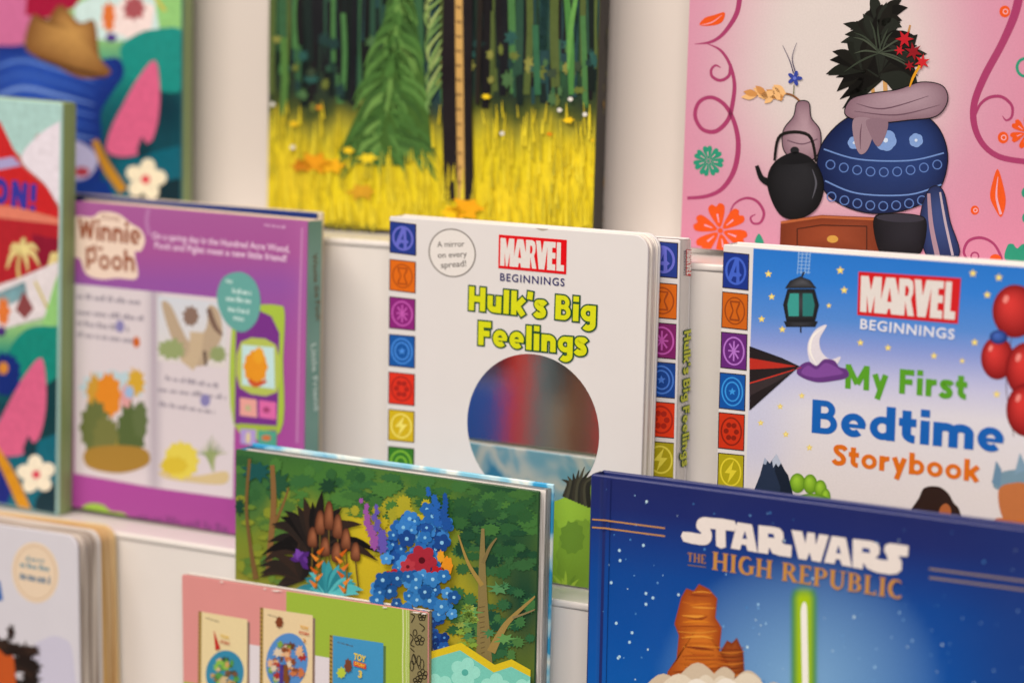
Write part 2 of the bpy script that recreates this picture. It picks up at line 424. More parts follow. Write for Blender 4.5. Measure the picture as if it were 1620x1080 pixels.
_GM = {}
def glyph_mesh(s, bold, space):
    key = (s, bold, space)
    if key in _GM: return _GM[key]
    c = bpy.data.curves.new('lettering', 'FONT'); c.body = s; c.offset = bold; c.space_character = space; c.resolution_u = 4
    o = bpy.data.objects.new('lettering', c); COL.objects.link(o)
    dg = bpy.context.evaluated_depsgraph_get(); ev = o.evaluated_get(dg); me = ev.to_mesh()
    polys = [[(me.vertices[i].co.x, me.vertices[i].co.y) for i in p.vertices] for p in me.polygons]
    ev.to_mesh_clear(); bpy.data.objects.remove(o); bpy.data.curves.remove(c)
    _GM[key] = polys; return polys
def arc(cx, cy, rx, ry, a0, a1, n=14):
    return [(cx+rx*math.cos(math.radians(a0+(a1-a0)*k/n)), cy+ry*math.sin(math.radians(a0+(a1-a0)*k/n))) for k in range(n+1)]
def heavy_glyph(ch, w_):
    h = w_/2; x = 0.70
    S = [(.57, .76), (.47, .87), (.32, 1-h), (.17, .85), (.14, .72), (.25, .58), (.40, .48), (.48, .33), (.44, .18), (.30, h), (.15, .13), (.04, .25)]
    G = {
     'H': (.76, [[(h, 0), (h, 1)], [(.76-h, 0), (.76-h, 1)], [(h, .5), (.76-h, .5)]]),
     'B': (.68, [[(h, 0), (h, 1)], ([(h, 1-h*.75), (.34, 1-h*.75)] + arc(.34, (1.53-h*.75)/2, .64-h-.34, (.47-h*.75)/2, 90, -90) + [(h, .53)], .76),
                 ([(h, .53), (.36, .53)] + arc(.36, (.53+h*.75)/2, .70-h-.36, (.53-h*.75)/2, 90, -90) + [(h, h*.75)], .76)]),
     'F': (.58, [[(h, 0), (h, 1)], [(0, 1-h), (.58, 1-h)], [(h, .50), (.52, .50)]]),
     'M': (.98, [[(h, 0), (h, 1)], [(.98-h, 0), (.98-h, 1)], [(h*.9, .96), (.49, .22)], [(.98-h*.9, .96), (.49, .22)]]),
     'S': (.60, [catmull(S, False, 4)]),
     's': (.50, [catmull([(p[0]*.83, p[1]*x) for p in S], False, 4)]),
     'u': (.64, [[(h, x), (h, .28)] + arc(.32, .28, .32-h, .28-h, 180, 360), [(.64-h, x), (.64-h, 0)]]),
     'n': (.64, [[(h, 0), (h, x)], arc(.32, x-.28, .32-h, .28-h, 180, 0) + [(.64-h, 0)]]),
     'h': (.64, [[(h, 0), (h, 1)], arc(.32, x-.28, .32-h, .28-h, 180, 0) + [(.64-h, 0)]]),
     'm': (1.02, [[(h, 0), (h, x)], arc(.51-(.51-h)/2, x-.26, (.51-h)/2, .26-h, 180, 0) + [(.51, 0)],
                  arc(.51+(.51-h)/2, x-.26, (.51-h)/2, .26-h, 180, 0) + [(1.02-h, 0)]]),
     'r': (.44, [[(h, 0), (h, x)], arc(.40, x-.32, .40-h, .32-h, 180, 84)]),
     'l': (w_, [[(h, 0), (h, 1.0)]]),
     'i': (w_, [[(h, 0), (h, x)], [(h, .80), (h, .86), (h, 1.02)]]),
     'k': (.64, [[(h, 0), (h, 1.0)], [(h+.05, .28), (.58, x)], [(.27, .40), (.56, 0)]]),
     'e': (.66, [([(h, .33), (.64, .33)], .5), (arc(.33, .35, .33-h*.9, .35-h*.85, 0, 312, 24), .88)]),
     'g': (.66, [(arc(.33, .37, .33-h*.88, .33-h*.88, 0, 360, 26), .86), [(.66-h, x), (.66-h, -.06)] + arc(.33, -.06, .33-h, .24-h*.6, 0, -140)]),
     'd': (.66, [(arc(.33, .35, .33-h*.88, .35-h*.88, 0, 360, 26), .86), [(.66-h, 0), (.66-h, 1.0)]]),
     'b': (.66, [(arc(.33, .35, .33-h*.88, .35-h*.88, 0, 360, 26), .86), [(h, 0), (h, 1.0)]]),
     'o': (.68, [(arc(.34, .35, .34-h*.88, .35-h*.88, 0, 360, 26), .86)]),
     't': (.46, [[(.2, .94), (.2, .27)] + arc(.2+.2, .27, .2, .27-h, 180, 275, 8), [(0, x-h*.9), (.45, x-h*.9)]]),
     'y': (.64, [[(h*.9, x), (.34, .04)], [(.64-h*.9, x), (.22, -.32)]]),
     "'": (w_*.9, [[(h, 1.02), (h*.75, .70)]]),
     'W': (1.04, [[(h*.8, 1), (.28, .04)], [(.52, .9), (.28, .04)], [(.52, .9), (.76, .04)], [(1.04-h*.8, 1), (.76, .04)]]),
     'P': (.70, [[(h, 0), (h, 1)], ([(h, 1-h*.8), (.34, 1-h*.8)] + arc(.34, (1.36-h*.8)/2, .70-h-.34, (.64-h*.8)/2, 90, -90) + [(h, .36)], .85)]),
     'O': (.82, [arc(.41, .5, .41-h, .5-h, 0, 360, 28)]),
     'N': (.78, [[(h, 0), (h, 1)], [(.78-h, 0), (.78-h, 1)], [(h, .97), (.78-h, .03)]]),
     '!': (w_, [[(h, .34), (h, 1.0)], [(h, 0), (h, .2)]]),
    }
    return G[ch]
# ------------------------------------------------------------------ the display rack
RM = Matrix(((1, -N0.x, V0.x, REF.x), (0, -N0.y, V0.y, REF.y), (0, -N0.z, V0.z, REF.z), (0, 0, 0, 1)))
FLOOR_LOW, FLOOR_MID, FLOOR_TOP = -0.245, -0.0762, 0.1298
rack = link(bpy.data.objects.new('display_rack', None)); rack.matrix_world = RM @ Matrix.Translation((0, 0, -0.30))
tag(rack, 'white tiered display rack with rounded ledges holding the books face out', 'display rack')
def rack_part(name, x0, x1, y0, y1, z0, z1, bev, mat, seg=3):
    bm = bmesh.new(); dz = 0.30
    slab(bm, box_outline(x0, z0+dz, x1, z1+dz), y0, y1, bev, seg)
    return mesh_obj(name, bm, mat, rack, True)
def soften(o, ang=40):
    m = o.modifiers.new('weighted', 'WEIGHTED_NORMAL'); m.keep_sharp = True
    return o
XL, XR = -1.1, 1.1
def step(y0, y1, z0, z1):                     # a riser with the tread of the next tier on it, rounded along its front edge
    soften(rack_part('riser', XL, XR, y0+0.0012, y0+0.0125, z0, z1-0.0053, 0.0002, RACK_WHITE))
    soften(rack_part('tread', XL, XR, y0, y1, z1-0.0051, z1-0.0003, 0.0018, RACK_WHITE, 4))
step(0.030, 0.1045, FLOOR_LOW, FLOOR_MID)
step(0.104, 0.1792, FLOOR_MID, FLOOR_TOP)
soften(rack_part('back_board', XL, XR, 0.180, 0.194, FLOOR_TOP-.01, 0.72, 0.001, BACK_WHITE))
soften(rack_part('tread', XL, XR, -0.040, 0.0300, FLOOR_LOW-0.014, FLOOR_LOW-0.0004, 0.0008, RACK_WHITE))
soften(rack_part('front_lip', XL, XR, -0.048, -0.0405, FLOOR_LOW-0.014, FLOOR_LOW+0.03, 0.002, RACK_WHITE))
for sx in (XL-0.014, XR+0.001):
    soften(rack_part('side_panel', sx, sx+0.013, -0.048, 0.194, FLOOR_LOW-0.05, 0.72, 0.001, RACK_WHITE))

# ------------------------------------------------------------------ book shells
def plate(b, name, x0, z0, x1, z1, y0, y1, mat, radii=(0, 0, 0, 0), bev=0.0006, parent=None, seg=2):
    bm = bmesh.new(); slab(bm, rounded_outline(x0, z0, x1, z1, radii), y0, y1, bev, seg)
    return soften(mesh_obj(name, bm, mat, parent or b.root, True))
def hardback(b, front, back, page_mat, spine_side='left', spine_mat=None, board=0.0026, inset=0.0035, bev=0.0009, back_rise=0.0, rc=0.001):
    W, H, T = b.W, b.H, b.T; r = (rc,)*4
    fc = plate(b, 'front_cover', 0, 0, W, H, 0, board, front, r, bev)
    bc = plate(b, 'back_cover', 0, 0, W, H+back_rise, T-board, T, back, r, bev)
    x0, x1 = (0.003, W-inset) if spine_side == 'left' else (inset, W-0.003)
    plate(b, 'page_block', x0, inset, x1, H-inset, board+0.0003, T-board-0.0003, page_mat, bev=0.0)
    if spine_side == 'left': b.spine = plate(b, 'spine', 0, 0.0005, 0.0024, H-0.0005, board+0.0001, T-board-0.0001, spine_mat or front, bev=0.0)
    else: b.spine = plate(b, 'spine', W-0.0024, 0.0005, W, H-0.0005, board+0.0001, T-board-0.0001, spine_mat or front, bev=0.0)
    b.front = fc; return fc, bc
def board_book(b, front, back, r=0.010, n=8, page_mat=None, splay=0.0, seed=1):
    """thick pages with rounded corners on the open (right) side"""
    W, H, T = b.W, b.H, b.T; rr = (0.001, r, r, 0.001); rnd = random.Random(seed)
    fc = plate(b, 'front_cover', 0, 0, W, H, 0, 0.0022, front, rr, 0.0007)
    bm = bmesh.new(); t = (T-0.0044)/n
    for k in range(n):
        dx = rnd.uniform(-0.0012, 0.0002) + splay*(k+1)
        y0 = 0.0022 + k*t
        slab(bm, rounded_outline(0.0012, 0.0004, W-0.0006+dx, H-0.0005+rnd.uniform(-.0005, .0002), (0.001, r, r, 0.001)), y0+0.00008, y0+t-0.00012, 0.00035, 1)
    soften(mesh_obj('board_pages', bm, page_mat or BOARD_PAGES, b.root, True))
    plate(b, 'back_cover', 0, 0, W+splay*(n+1), H, T-0.0022, T, back, rr, 0.0007)
    b.spine = plate(b, 'spine', 0, 0.0004, 0.0009, H-0.0003, 0.0023, T-0.0023, front, bev=0.0)
    b.front = fc; return fc
def ramp(stops, t):
    if t <= stops[0][0]: return lin(stops[0][1])
    for (a, ca), (c, cc) in zip(stops, stops[1:]):
        if t <= c: return mixc(ca, cc, (t-a)/(c-a))
    return lin(stops[-1][1])
def blobs(base, items):
    """colour field: soft patches (x, y, rx, ry, colour) over a base colour or function"""
    def fn(x, y):
        c = base(x, y) if callable(base) else lin(base)
        for (cx, cy, rx, ry, col) in items:
            d = math.hypot((x-cx)/rx, (y-cy)/ry)
            if d < 1: c = mixc(c, col, (1-d*d)**1.2)
        return c
    return fn
# ================================================================== the books
def crop(x0, y0, s): return lambda *pts: [(x0 + p[0]/s, y0 + p[1]/s) for p in pts]

# ---- lettering of the red comic-publisher logo, in a unit box (s to the right, t down)
LOGO = [
 [(.02,.06),(.10,.06),(.127,.40),(.155,.06),(.236,.06),(.236,.95),(.168,.95),(.170,.52),(.138,.95),(.112,.95),(.086,.52),(.088,.95),(.02,.95)],
 [(.27,.06),(.364,.06),(.458,.95),(.335,.95),(.323,.82),(.300,.82),(.288,.95),(.200,.95),(.232,.50)],
 [(.397,.06),(.50,.06),(.535,.11),(.548,.24),(.545,.42),(.526,.54),(.566,.95),(.500,.95),(.468,.60),(.464,.95),(.397,.95)],
 [(.545,.06),(.614,.06),(.638,.44),(.668,.06),(.735,.06),(.680,.95),(.592,.95)],
 [(.715,.06),(.842,.06),(.842,.24),(.790,.24),(.790,.40),(.842,.40),(.842,.58),(.790,.58),(.790,.76),(.842,.76),(.842,.95),(.715,.95)],
 [(.853,.06),(.917,.06),(.917,.76),(.970,.76),(.970,.95),(.853,.95)]]
LOGO_HOLES = [[(.312,.30),(.334,.65),(.291,.65)], [(.464,.23),(.490,.24),(.503,.34),(.490,.47),(.464,.48)]]
def quad_map(q):
    return lambda s, t: ((q[0][0]*(1-s)+q[1][0]*s)*(1-t)+(q[3][0]*(1-s)+q[2][0]*s)*t, (q[0][1]*(1-s)+q[1][1]*s)*(1-t)+(q[3][1]*(1-s)+q[2][1]*s)*t)
def logo(A, q, red='#d8101c', white='#dcd5d0', lv=20):
    m = quad_map(q)
    A.poly([m(0,0), m(1,0), m(1,1), m(0,1)], red, lv)
    for i, g in enumerate(LOGO):
        cs = (min(p[0] for p in g)+max(p[0] for p in g))/2; A.poly([m(cs+(p[0]-cs)*.94, .035+p[1]*.93) for p in g], white, lv+1+i)
    for g in LOGO_HOLES: A.poly([m(p[0], .035+p[1]*.93) for p in g], red, lv+9)
def emblem(A, q, kind, back, fore, lv=10, frame='#3a2c2c'):
    m = quad_map(q); P = lambda *p: [m(*k) for k in p]
    A.poly(P((-.015,-.012),(1.015,-.012),(1.015,1.012),(-.015,1.012)), frame, lv); A.poly(P((.02,.015),(.98,.015),(.98,.985),(.02,.985)), back, lv+1)
    def circ(r, w_, col, l):
        pts = [m(.5+r*math.cos(2*PI*k/32), .5+r*math.sin(2*PI*k/32)*.98) for k in range(33)]
        A.line(pts, w_, col, False, l)
    e = math.hypot(q[1][0]-q[0][0], q[1][1]-q[0][1])
    if kind == 'letter':
        circ(.37, e*.085, fore, lv+2)
        A.poly(P((.47,.14),(.62,.14),(.66,.86),(.53,.86),(.53,.66),(.40,.66),(.30,.82),(.19,.76)), fore, lv+3)
        A.poly(P((.52,.34),(.53,.55),(.43,.55)), back, lv+4); A.poly(P((.60,.50),(.74,.60),(.60,.70)), fore, lv+4)
    elif kind == 'hourglass':
        circ(.38, e*.05, fore, lv+2)
        A.poly(P((.30,.22),(.70,.22),(.70,.30),(.60,.48),(.60,.52),(.70,.70),(.70,.78),(.30,.78),(.30,.70),(.40,.52),(.40,.48),(.30,.30)), fore, lv+3)
        A.poly(P((.36,.27),(.64,.27),(.55,.47),(.55,.53),(.64,.73),(.36,.73),(.45,.53),(.45,.47)), back, lv+4)
    elif kind == 'shield':
        for r in (.40, .27): circ(r, e*.055, fore, lv+2)
        c = m(.5,.5); A.star(c[0], c[1], e*.155, fore, lv+3)
    elif kind == 'bolt':
        circ(.39, e*.06, fore, lv+2)
        A.poly(P((.62,.16),(.26,.54),(.47,.54),(.38,.84),(.74,.44),(.53,.44)), fore, lv+3)
    elif kind == 'weave':                     # a plain woven knot inside a ring
        circ(.39, e*.06, fore, lv+2)
        for k, (a, c) in enumerate((((.32,.3),(.68,.7)), ((.68,.3),(.32,.7)), ((.5,.22),(.5,.78)), ((.28,.5),(.72,.5)))): A.line([m(*a), m(*c)], e*.06, fore, False, lv+3+k)
    elif kind == 'petals':
        circ(.39, e*.06, fore, lv+2)
        for k in range(6):
            a = math.radians(60*k); c = m(.5+.2*math.cos(a), .5+.2*math.sin(a)); A.ell(c[0], c[1], e*.1, e*.1, fore, 0, 14, lv+3+k)
    else:
        circ(.39, e*.07, fore, lv+2); circ(.2, e*.07, fore, lv+3)
def words(A, a, b, h, col, n, lv=30, seed=0):
    """a line of print too small and soft to read: word-length dashes with uneven tops"""
    r = random.Random(seed); x = 0.0; total = 1.0
    while x < 0.98:
        wl = r.uniform(.05, .15)*6/n
        e = min(1.0, x+wl); m = lambda t, d: (a[0]+(b[0]-a[0])*t, a[1]+(b[1]-a[1])*t - d)
        k = max(2, int((e-x)*abs(b[0]-a[0])/ (h*.55)))
        for i in range(k):
            t0 = x+(e-x)*i/k; t1 = x+(e-x)*(i+.78)/k; hh = h*(r.choice((.62,.66,.7,1.0)))
            A.poly([m(t0,0), m(t1,0), m(t1,hh), m(t0,hh)], col, lv)
        x = e + .022*6/n

# ------------------------------------------------------------------ top tier
# painting of a meadow in front of a dark wood
b = Book('picture_book', (427,-110), (953,-105), .148, FLOOR_TOP, T=.014)
tag(b.root, 'large picture book with a painted yellow meadow below dark forest trunks', 'book')
DARK = stock('black_cloth', '#1c1614', 0.5, 0.1)
hardback(b, stock('meadow_cover', '#5a5a28'), DARK, PAGES, 'right', DARK)
A = Art(b)
base = lambda x, y: ramp([(-110,'#20302c'),(60,'#24332c'),(150,'#2c3a2c'),(175,'#4a5428'),(205,'#a49b34'),(245,'#d6c428'),(320,'#dcc824'),(350,'#cdb926'),(372,'#b8a424')], y + 10*math.sin(x*.06) + 6*math.sin(x*.19))
A.cover(48, 60, blobs(base, [(880,80,60,110,'#2f5a3c'),(560,60,60,120,'#2a4c48'),(700,130,60,70,'#27424a'),(900,270,70,60,'#e6cf2a'),(470,280,60,70,'#d8c030'),(800,320,80,50,'#e0c82c')]))
R = random.Random(3)
for k in range(190):                                       # trunks and light between them
    x = R.uniform(430, 950); y0 = R.uniform(-110, 40); y1 = R.uniform(60, 172)
    c = R.choice(('#15181a','#1c1a1e','#12201e','#2f5040','#3c6444','#28484a','#1b2a28','#4d7a48','#1a1c22','#566436'))
    A.line([(x, y0), (x+R.uniform(-3,3), (y0+y1)/2), (x+R.uniform(-4,4), y1)], R.uniform(3, 15), c, True, 4+k % 60, 3)
for k in range(60):
    A.leafy(R.uniform(430,950), R.uniform(60,170), R.uniform(4,13), R.uniform(5,14), R.choice(('#4f7048','#2f5a54','#6a7438','#3d4c3a','#8a8a48','#24403e')), 7, .3, 66+k % 12)
A.line([(450,60),(452,120),(449,185)], 11, '#557c40', True, 79); A.line([(896,-20),(903,60),(905,150)], [8,12,8], '#4f8444', True, 79)
A.line([(918,-30),(905,40),(900,110)], [4,8,4], '#679a50', True, 80); A.line([(848,40),(850,100),(852,150)], 10, '#386a4c', True, 79)
# a spruce and two bare trunks where the light falls, all out of focus
A.poly([(640,-90),(652,-20),(664,60),(676,150),(684,235),(640,262),(580,262),(536,244),(580,150),(610,60),(628,-20)], '#47682f', 83)
for k in range(170):
    t = R.random()**.8; y = -70+330*t; hw = 10+78*t; cx = 640-30*t; e = R.uniform(-1,1)
    A.line([(cx+e*hw*.3, y-16), (cx+e*hw*.8, y), (cx+e*hw*1.1, y+22+8*abs(e))], [5,R.uniform(5,9),1], R.choice(('#456b33','#517a3c','#5d8544','#3f6130','#6f944e','#4b7238')), True, 84+int(t*44))
A.poly([(705,-80),(750,-80),(748,150),(752,316),(704,316),(700,120)], '#221c20', 130); A.line([(727,-80),(729,120),(732,318)], [11,12,10], '#c7a060', True, 132)
for k in range(16): A.poly([(723,-60+k*23),(733,-58+k*23),(731,-54+k*23),(724,-55+k*23)], '#8a6c44', 133)
A.line([(764,-80),(760,60),(757,165)], [9,8,7], '#2a2420', True, 131)
for k in range(14): A.line([(700,-40+k*13),(688-R.uniform(0,12),-20+k*14),(684-R.uniform(0,10),10+k*13)], [3,5,1], R.choice(('#76985a','#9cae6c','#86a25e')), True, 131)
for k in range(420):                                        # grass of the meadow
    x = R.uniform(428, 952); top = R.uniform(158, 330); L_ = R.uniform(18, 60)
    if 700 < x < 755 and top < 255: continue
    if 545 < x < 680 and top < 225: continue
    A.line([(x, top+L_), (x+R.uniform(-4,4), top)], [R.uniform(2.5,5), .6], R.choice(('#d8c42e','#decb34','#cfbb2c','#c4b22f','#e2d03c','#b8aa32','#d4c02c')), False, 134+k % 60)
for (x, y, r, c) in ((500,258,24,'#dc9a1c'),(528,262,18,'#e8b020'),(480,262,16,'#c47f1c'),(585,250,14,'#e6cc30'),(553,238,9,'#ecc828'),(575,303,20,'#c99a28'),(740,330,26,'#e8a81c'),(720,336,18,'#f0c41c'),(772,153,7,'#e8c828'),(468,196,8,'#e6c024'),(902,190,8,'#ecc420'),(872,212,5,'#d8881c'),(945,278,8,'#eab81c'),(944,222,6,'#e8c020'),(508,170,6,'#c98a24')):
    A.leafy(x, y, r, r*.62, c, 6, .3, 196)
for (x, y) in ((888,174),(797,211),(928,181),(434,165),(466,233),(905,157)): A.ell(x, y, 4, 3.4, '#dcd8d0', 0, 10, 197)
A.text('NEON', (522,361.5), (596,366.5), 13, '#8c8424', .02, 198, 1.2)
A.build('cover_artwork', INK_PAINT)
S = Art(Face(b)); R = random.Random(5)
S.cover(1,1,lambda x, y: '#1d1814')
for k in range(26): S.leafy(958+R.uniform(-4,3), R.uniform(20,355), R.uniform(1,3), R.uniform(2,9), R.choice(('#3a3020','#4a4a2a','#8a6a24','#2a2a20')), 6, .3, 2+k)
S.build('spine_artwork', INK_SATIN)

# pink book: scrolls and flowers round a potted tree
b = Book('picture_book', (1094.5,-110), (1760,-104), .148, FLOOR_TOP, T=.012)
tag(b.root, 'pink picture book with plum scrollwork, orange flowers, a black teapot and a navy jar', 'book')
hardback(b, stock('pink_cover', '#dba2b4'), WHITE, PAGES, 'left')
A = Art(b); p = crop(1060, 0, 2.571)
def pinkbg(x, y):
    d = math.hypot((x-1330)/215, (y-120)/(230 if y > 120 else 400))
    return mixc('#d2c8c4', mixc('#cd96aa', '#cf88a0', sstep(.9,1.7,d)), sstep(.35,1.15,d))
A.cover(40, 40, pinkbg)
PLUM = '#a4406c'
A.line(p((285,-60),(280,20),(262,75),(215,140),(165,172),(100,180)), [9,8,7.5,6,4.5,.8], PLUM)
A.line(p((150,178),(205,205),(243,262),(262,340),(255,420),(235,490),(185,535),(130,525),(102,470),(120,415),(170,397),(225,430),(262,500),(278,590),(262,690),(215,765),(150,798),(70,806)), [1,4,5,6,7,7,7,6,6,6,6,6.5,7,8,8,7,6,5], PLUM, lv=3)
A.line(p((246,262),(240,308),(205,328),(172,312),(168,285),(185,267),(206,276)), [5,5,5,4.5,4,3.5,1.5], PLUM, lv=4)
A.line(p((238,880),(262,830),(310,806),(355,820),(382,865),(368,905),(338,908),(328,885),(348,872)), [1,3,4,4.5,4.5,4,3.5,3,1.5], PLUM, lv=4)
A.line(p((1425,-40),(1402,60),(1350,180),(1280,310),(1238,420),(1238,510),(1275,590),(1345,640),(1460,660)), [14,13.5,12,12,11,10,9,9,9], PLUM, lv=5)
A.line(p((1242,470),(1262,425),(1300,397),(1350,395),(1390,430),(1390,475),(1368,490),(1352,472)), [3,4.5,5,5,4.5,4,3,1], PLUM, lv=6)
A.line(p((1215,1060),(1195,1025),(1215,980),(1265,967),(1315,990),(1345,1040),(1350,1070)), [3,4,4.5,4.5,4,4,3], PLUM, lv=4); A.ring(1060+1240/2.571,1042/2.571,6,6,2.5,PLUM,5)
OR, GR = '#df5a1e', '#2f9478'
def petal_flower(c, r, col, n, rot, lv):
    for k in range(n):
        a = math.radians(rot+360*k/n); ca, sa = math.cos(a), math.sin(a)
        q = lambda d, s: (c[0]+ca*d*r-sa*s*r, c[1]+sa*d*r+ca*s*r)
        A.smooth([q(.12,0), q(.55,-.24), q(.88,-.30), q(1.0,-.14), q(.90,0), q(1.0,.14), q(.88,.30), q(.55,.24)], col, lv+k, 5)
        A.line([q(.3,0), q(.62,0)], [r*.03, r*.07], '#dfa3b4', False, lv+8)
    A.ell(c[0], c[1], r*.1, r*.1, col, 0, 14, lv+9)
petal_flower((1060+205/2.571, 938/2.571), 43, OR, 6, -100, 10)
petal_flower((1060+157/2.571, 655/2.571), 24, GR, 7, -95, 10)
petal_flower((1060+1450/2.571, 540/2.571), 26, OR, 6, -80, 10)
A.smooth(p((122,104),(140,75),(180,62),(222,52),(214,88),(180,104)), OR, 8); A.line(p((125,103),(170,92),(212,62)), [.5,1.5,.5], '#e0a8b6', True, 9)
A.smooth(p((1332,688),(1352,740),(1366,820),(1348,882),(1322,850),(1302,800),(1312,740)), OR, 8); A.line(p((1334,720),(1328,800),(1346,872)), [1,3,4], '#dba6b4', True, 9)
for (x, y, r) in ((1362,48,22),(1355,560,22),(1240,855,17)):
    A.ell(1060+x/2.571, y/2.571, r/2.571, r/2.571*1.1, OR, 0, 20, 8); A.ring(1060+x/2.571+1, y/2.571, r/6, r/6, 1.4, '#e0b0b8', 9)
A.ring(1060+1445/2.571, 275/2.571, 13, 14, 4.5, GR, 8); A.ell(1624, 305, 8, 9, GR, 0, 16, 8); A.ell(1626, 345, 9, 10, GR, 0, 16, 8)
A.smooth(p((345,985),(362,950),(382,985),(372,992)), GR, 8); A.smooth(p((1370,1060),(1372,1000),(1395,992),(1412,1010),(1440,992),(1500,1010),(1500,1060)), GR, 8); A.ell(1575, 409, 9, 7, OR, 0, 16, 8)
# tea still life: navy jar of dark bamboo with a mauve cloth at its neck, black teapot and cup, mauve vase, brown box
INKS = ('#14130f','#1b1a16','#1f221c','#0f0e0c','#262a24'); OUT = '#17131a'
def outlined(pts, c_in, c_out, at, lv, wd=1.6, out=OUT):
    A.shaded(pts, c_in, c_out, at, lv, True, 6, 2.0); q = catmull(pts, True, 5); A.line(q+[q[0]], wd, out, False, lv+1)
A.line([(1402,165),(1398,90),(1390,14)], [7,6,4], '#c79a62', True, 20); A.line([(1420,165),(1428,95),(1440,40)], [6,5,3], '#b98a54', True, 20); A.line([(1385,165),(1372,100),(1352,50)], [6,5,3], '#c4955c', True, 20)
for (x, y, n, a0, a1, l0, l1, sd) in ((1396,120,22,150,400,40,84,1),(1390,70,20,140,400,40,72,2),(1366,110,14,100,290,34,66,3),(1424,100,12,230,440,30,58,4),(1392,36,12,170,370,26,54,5)): A.leaves(x, y, n, a0, a1, l0, l1, 17, INKS, 22, .12, sd)
A.leaves(1392, 84, 13, 150, 390, 40, 66, 3, ('#4a5244','#3c4438'), 46, .12, 6)
outlined([(1368,176),(1330,194),(1300,230),(1294,272),(1314,312),(1368,336),(1430,333),(1482,306),(1500,254),(1488,206),(1455,178),(1410,172)], '#2b4278', '#15214a', (1445,225), 60)
for k, (y, x0, x1, d) in enumerate(((236,1304,1494,16),(286,1306,1490,20))):
    A.line([(x0,y),((x0+x1)/2-40,y+d),((x0+x1)/2+40,y+d+2),(x1,y+6)], 2.4, '#6f8cc0', True, 63)
    for m_ in range(9):
        t = (m_+.5)/9; A.ring(x0+(x1-x0)*t, y+22+d*math.sin(t*PI)*.9, 7, 7, 1.8, '#5f7cb4', 64, 14)
A.flower(1402,222,17,'#7f9ccc','#c8d4e8',6,66,12,.9); A.flower(1352,226,10,'#7f9ccc','#c8d4e8',6,66,0,.9); A.flower(1450,222,11,'#7f9ccc','#c8d4e8',6,66,20,.9)
outlined([(1340,184),(1346,158),(1378,148),(1420,142),(1458,130),(1492,136),(1500,160),(1482,184),(1440,190),(1390,194)], '#a8909a', '#856874', (1440,150), 76)
A.smooth([(1352,188),(1384,192),(1376,232),(1362,244),(1352,222)], '#98808a', 79); A.smooth([(1372,190),(1404,190),(1402,214),(1390,232),(1378,214)], '#8a707c', 80)
for q in (((1356,164),(1400,172),(1470,152)),((1352,176),(1420,182),(1488,166)),((1364,196),(1362,214),(1362,236))): A.line(q, [.6,2,.6], '#6c505e', True, 82)
outlined([(1262,162),(1256,184),(1240,206),(1240,236),(1258,254),(1284,254),(1298,236),(1298,206),(1284,186),(1280,162)], '#ae939c', '#836672', (1276,210), 57); A.line([(1246,222),(1270,228),(1294,220)], 2, '#6f5462', True, 59)
A.line([(1270,164),(1252,150),(1222,148),(1190,152)], [3,3,2.4,1], '#8a5c34', True, 56)
for (x, y, a) in ((1244,150,200),(1226,146,150),(1214,156,215),(1200,150,170),(1236,158,230)): A.leaves(x, y, 2, a-16, a+16, 22, 30, 11, ('#dca86c','#c88f54','#e4b67e'), 57, 0, int(x))
A.shaded([(1236,350),(1300,340),(1392,344),(1396,402),(1234,402)], '#94482a', '#74341c', None, 67, False); A.line([(1236,352),(1300,343),(1392,347)], 4, '#b0643c', False, 68); A.line([(1262,404),(1262,362),(1300,356),(1372,358),(1372,404)], 2, '#4e2212', False, 68); A.ell(1318,378,9,6,'#c89848',0,14,69)
outlined([(1216,298),(1220,266),(1242,246),(1270,244),(1294,262),(1304,296),(1292,330),(1262,346),(1234,338)], '#2c2c30', '#101014', (1272,268), 70, 1.2, '#08080a'); A.smooth([(1232,254),(1258,240),(1284,250),(1276,258),(1242,260)], '#1a1a1e', 73); A.ell(1258,238,7,6,'#26262a',0,14,73)
A.line([(1222,290),(1206,282),(1198,262)], [14,9,6], '#17171a', True, 69); A.line([(1226,254),(1236,214),(1280,214),(1292,256)], [4,5,5,4], '#201c1c', True, 69); A.line([(1286,268),(1292,290),(1286,314)], [.8,3,.8], '#5a5a62', True, 74)
outlined([(1384,344),(1412,338),(1450,340),(1466,350),(1462,388),(1448,404),(1402,404),(1388,386)], '#2a2830', '#121016', (1440,356), 70, 1.2, '#08080a'); A.ell(1425,345,38,6.5,'#3a3742',2,24,73)
outlined([(1470,300),(1492,300),(1504,350),(1518,404),(1470,408),(1456,350)], '#3c4c7c', '#222c54', (1485,340), 68, 1.2); A.line([(1470,306),(1474,356),(1484,405)], [5,7,8], '#a58894', True, 71); A.line([(1488,304),(1496,350),(1508,404)], [3,4,4], '#b4a4ae', True, 71)
A.flower(1258, 124, 12, '#3a4a9c', '#6a78c4', 5, 66); A.line([(1256,150),(1257,134)], 1.4, '#6a6a3c', False, 65); A.line([(1256,116),(1250,96),(1239,72)], [1.6,1.2,.6], '#37305a', True, 65); A.line([(1259,114),(1254,92),(1261,68)], [1.6,1.2,.6], '#37305a', True, 65)
for k, (x, y, r) in enumerate(((1432,62,15),(1446,82,15),(1460,98,13),(1424,80,9),(1440,104,9))): A.star(x, y, r, ('#b81e2c','#8f1622','#c42a30')[k % 3], 86+k, 20*k, .4, 6)
A.line([(1456,104),(1446,122),(1440,138)], [4,4,2], '#d89a24', True, 92)
A.build('cover_artwork', INK_SATIN)

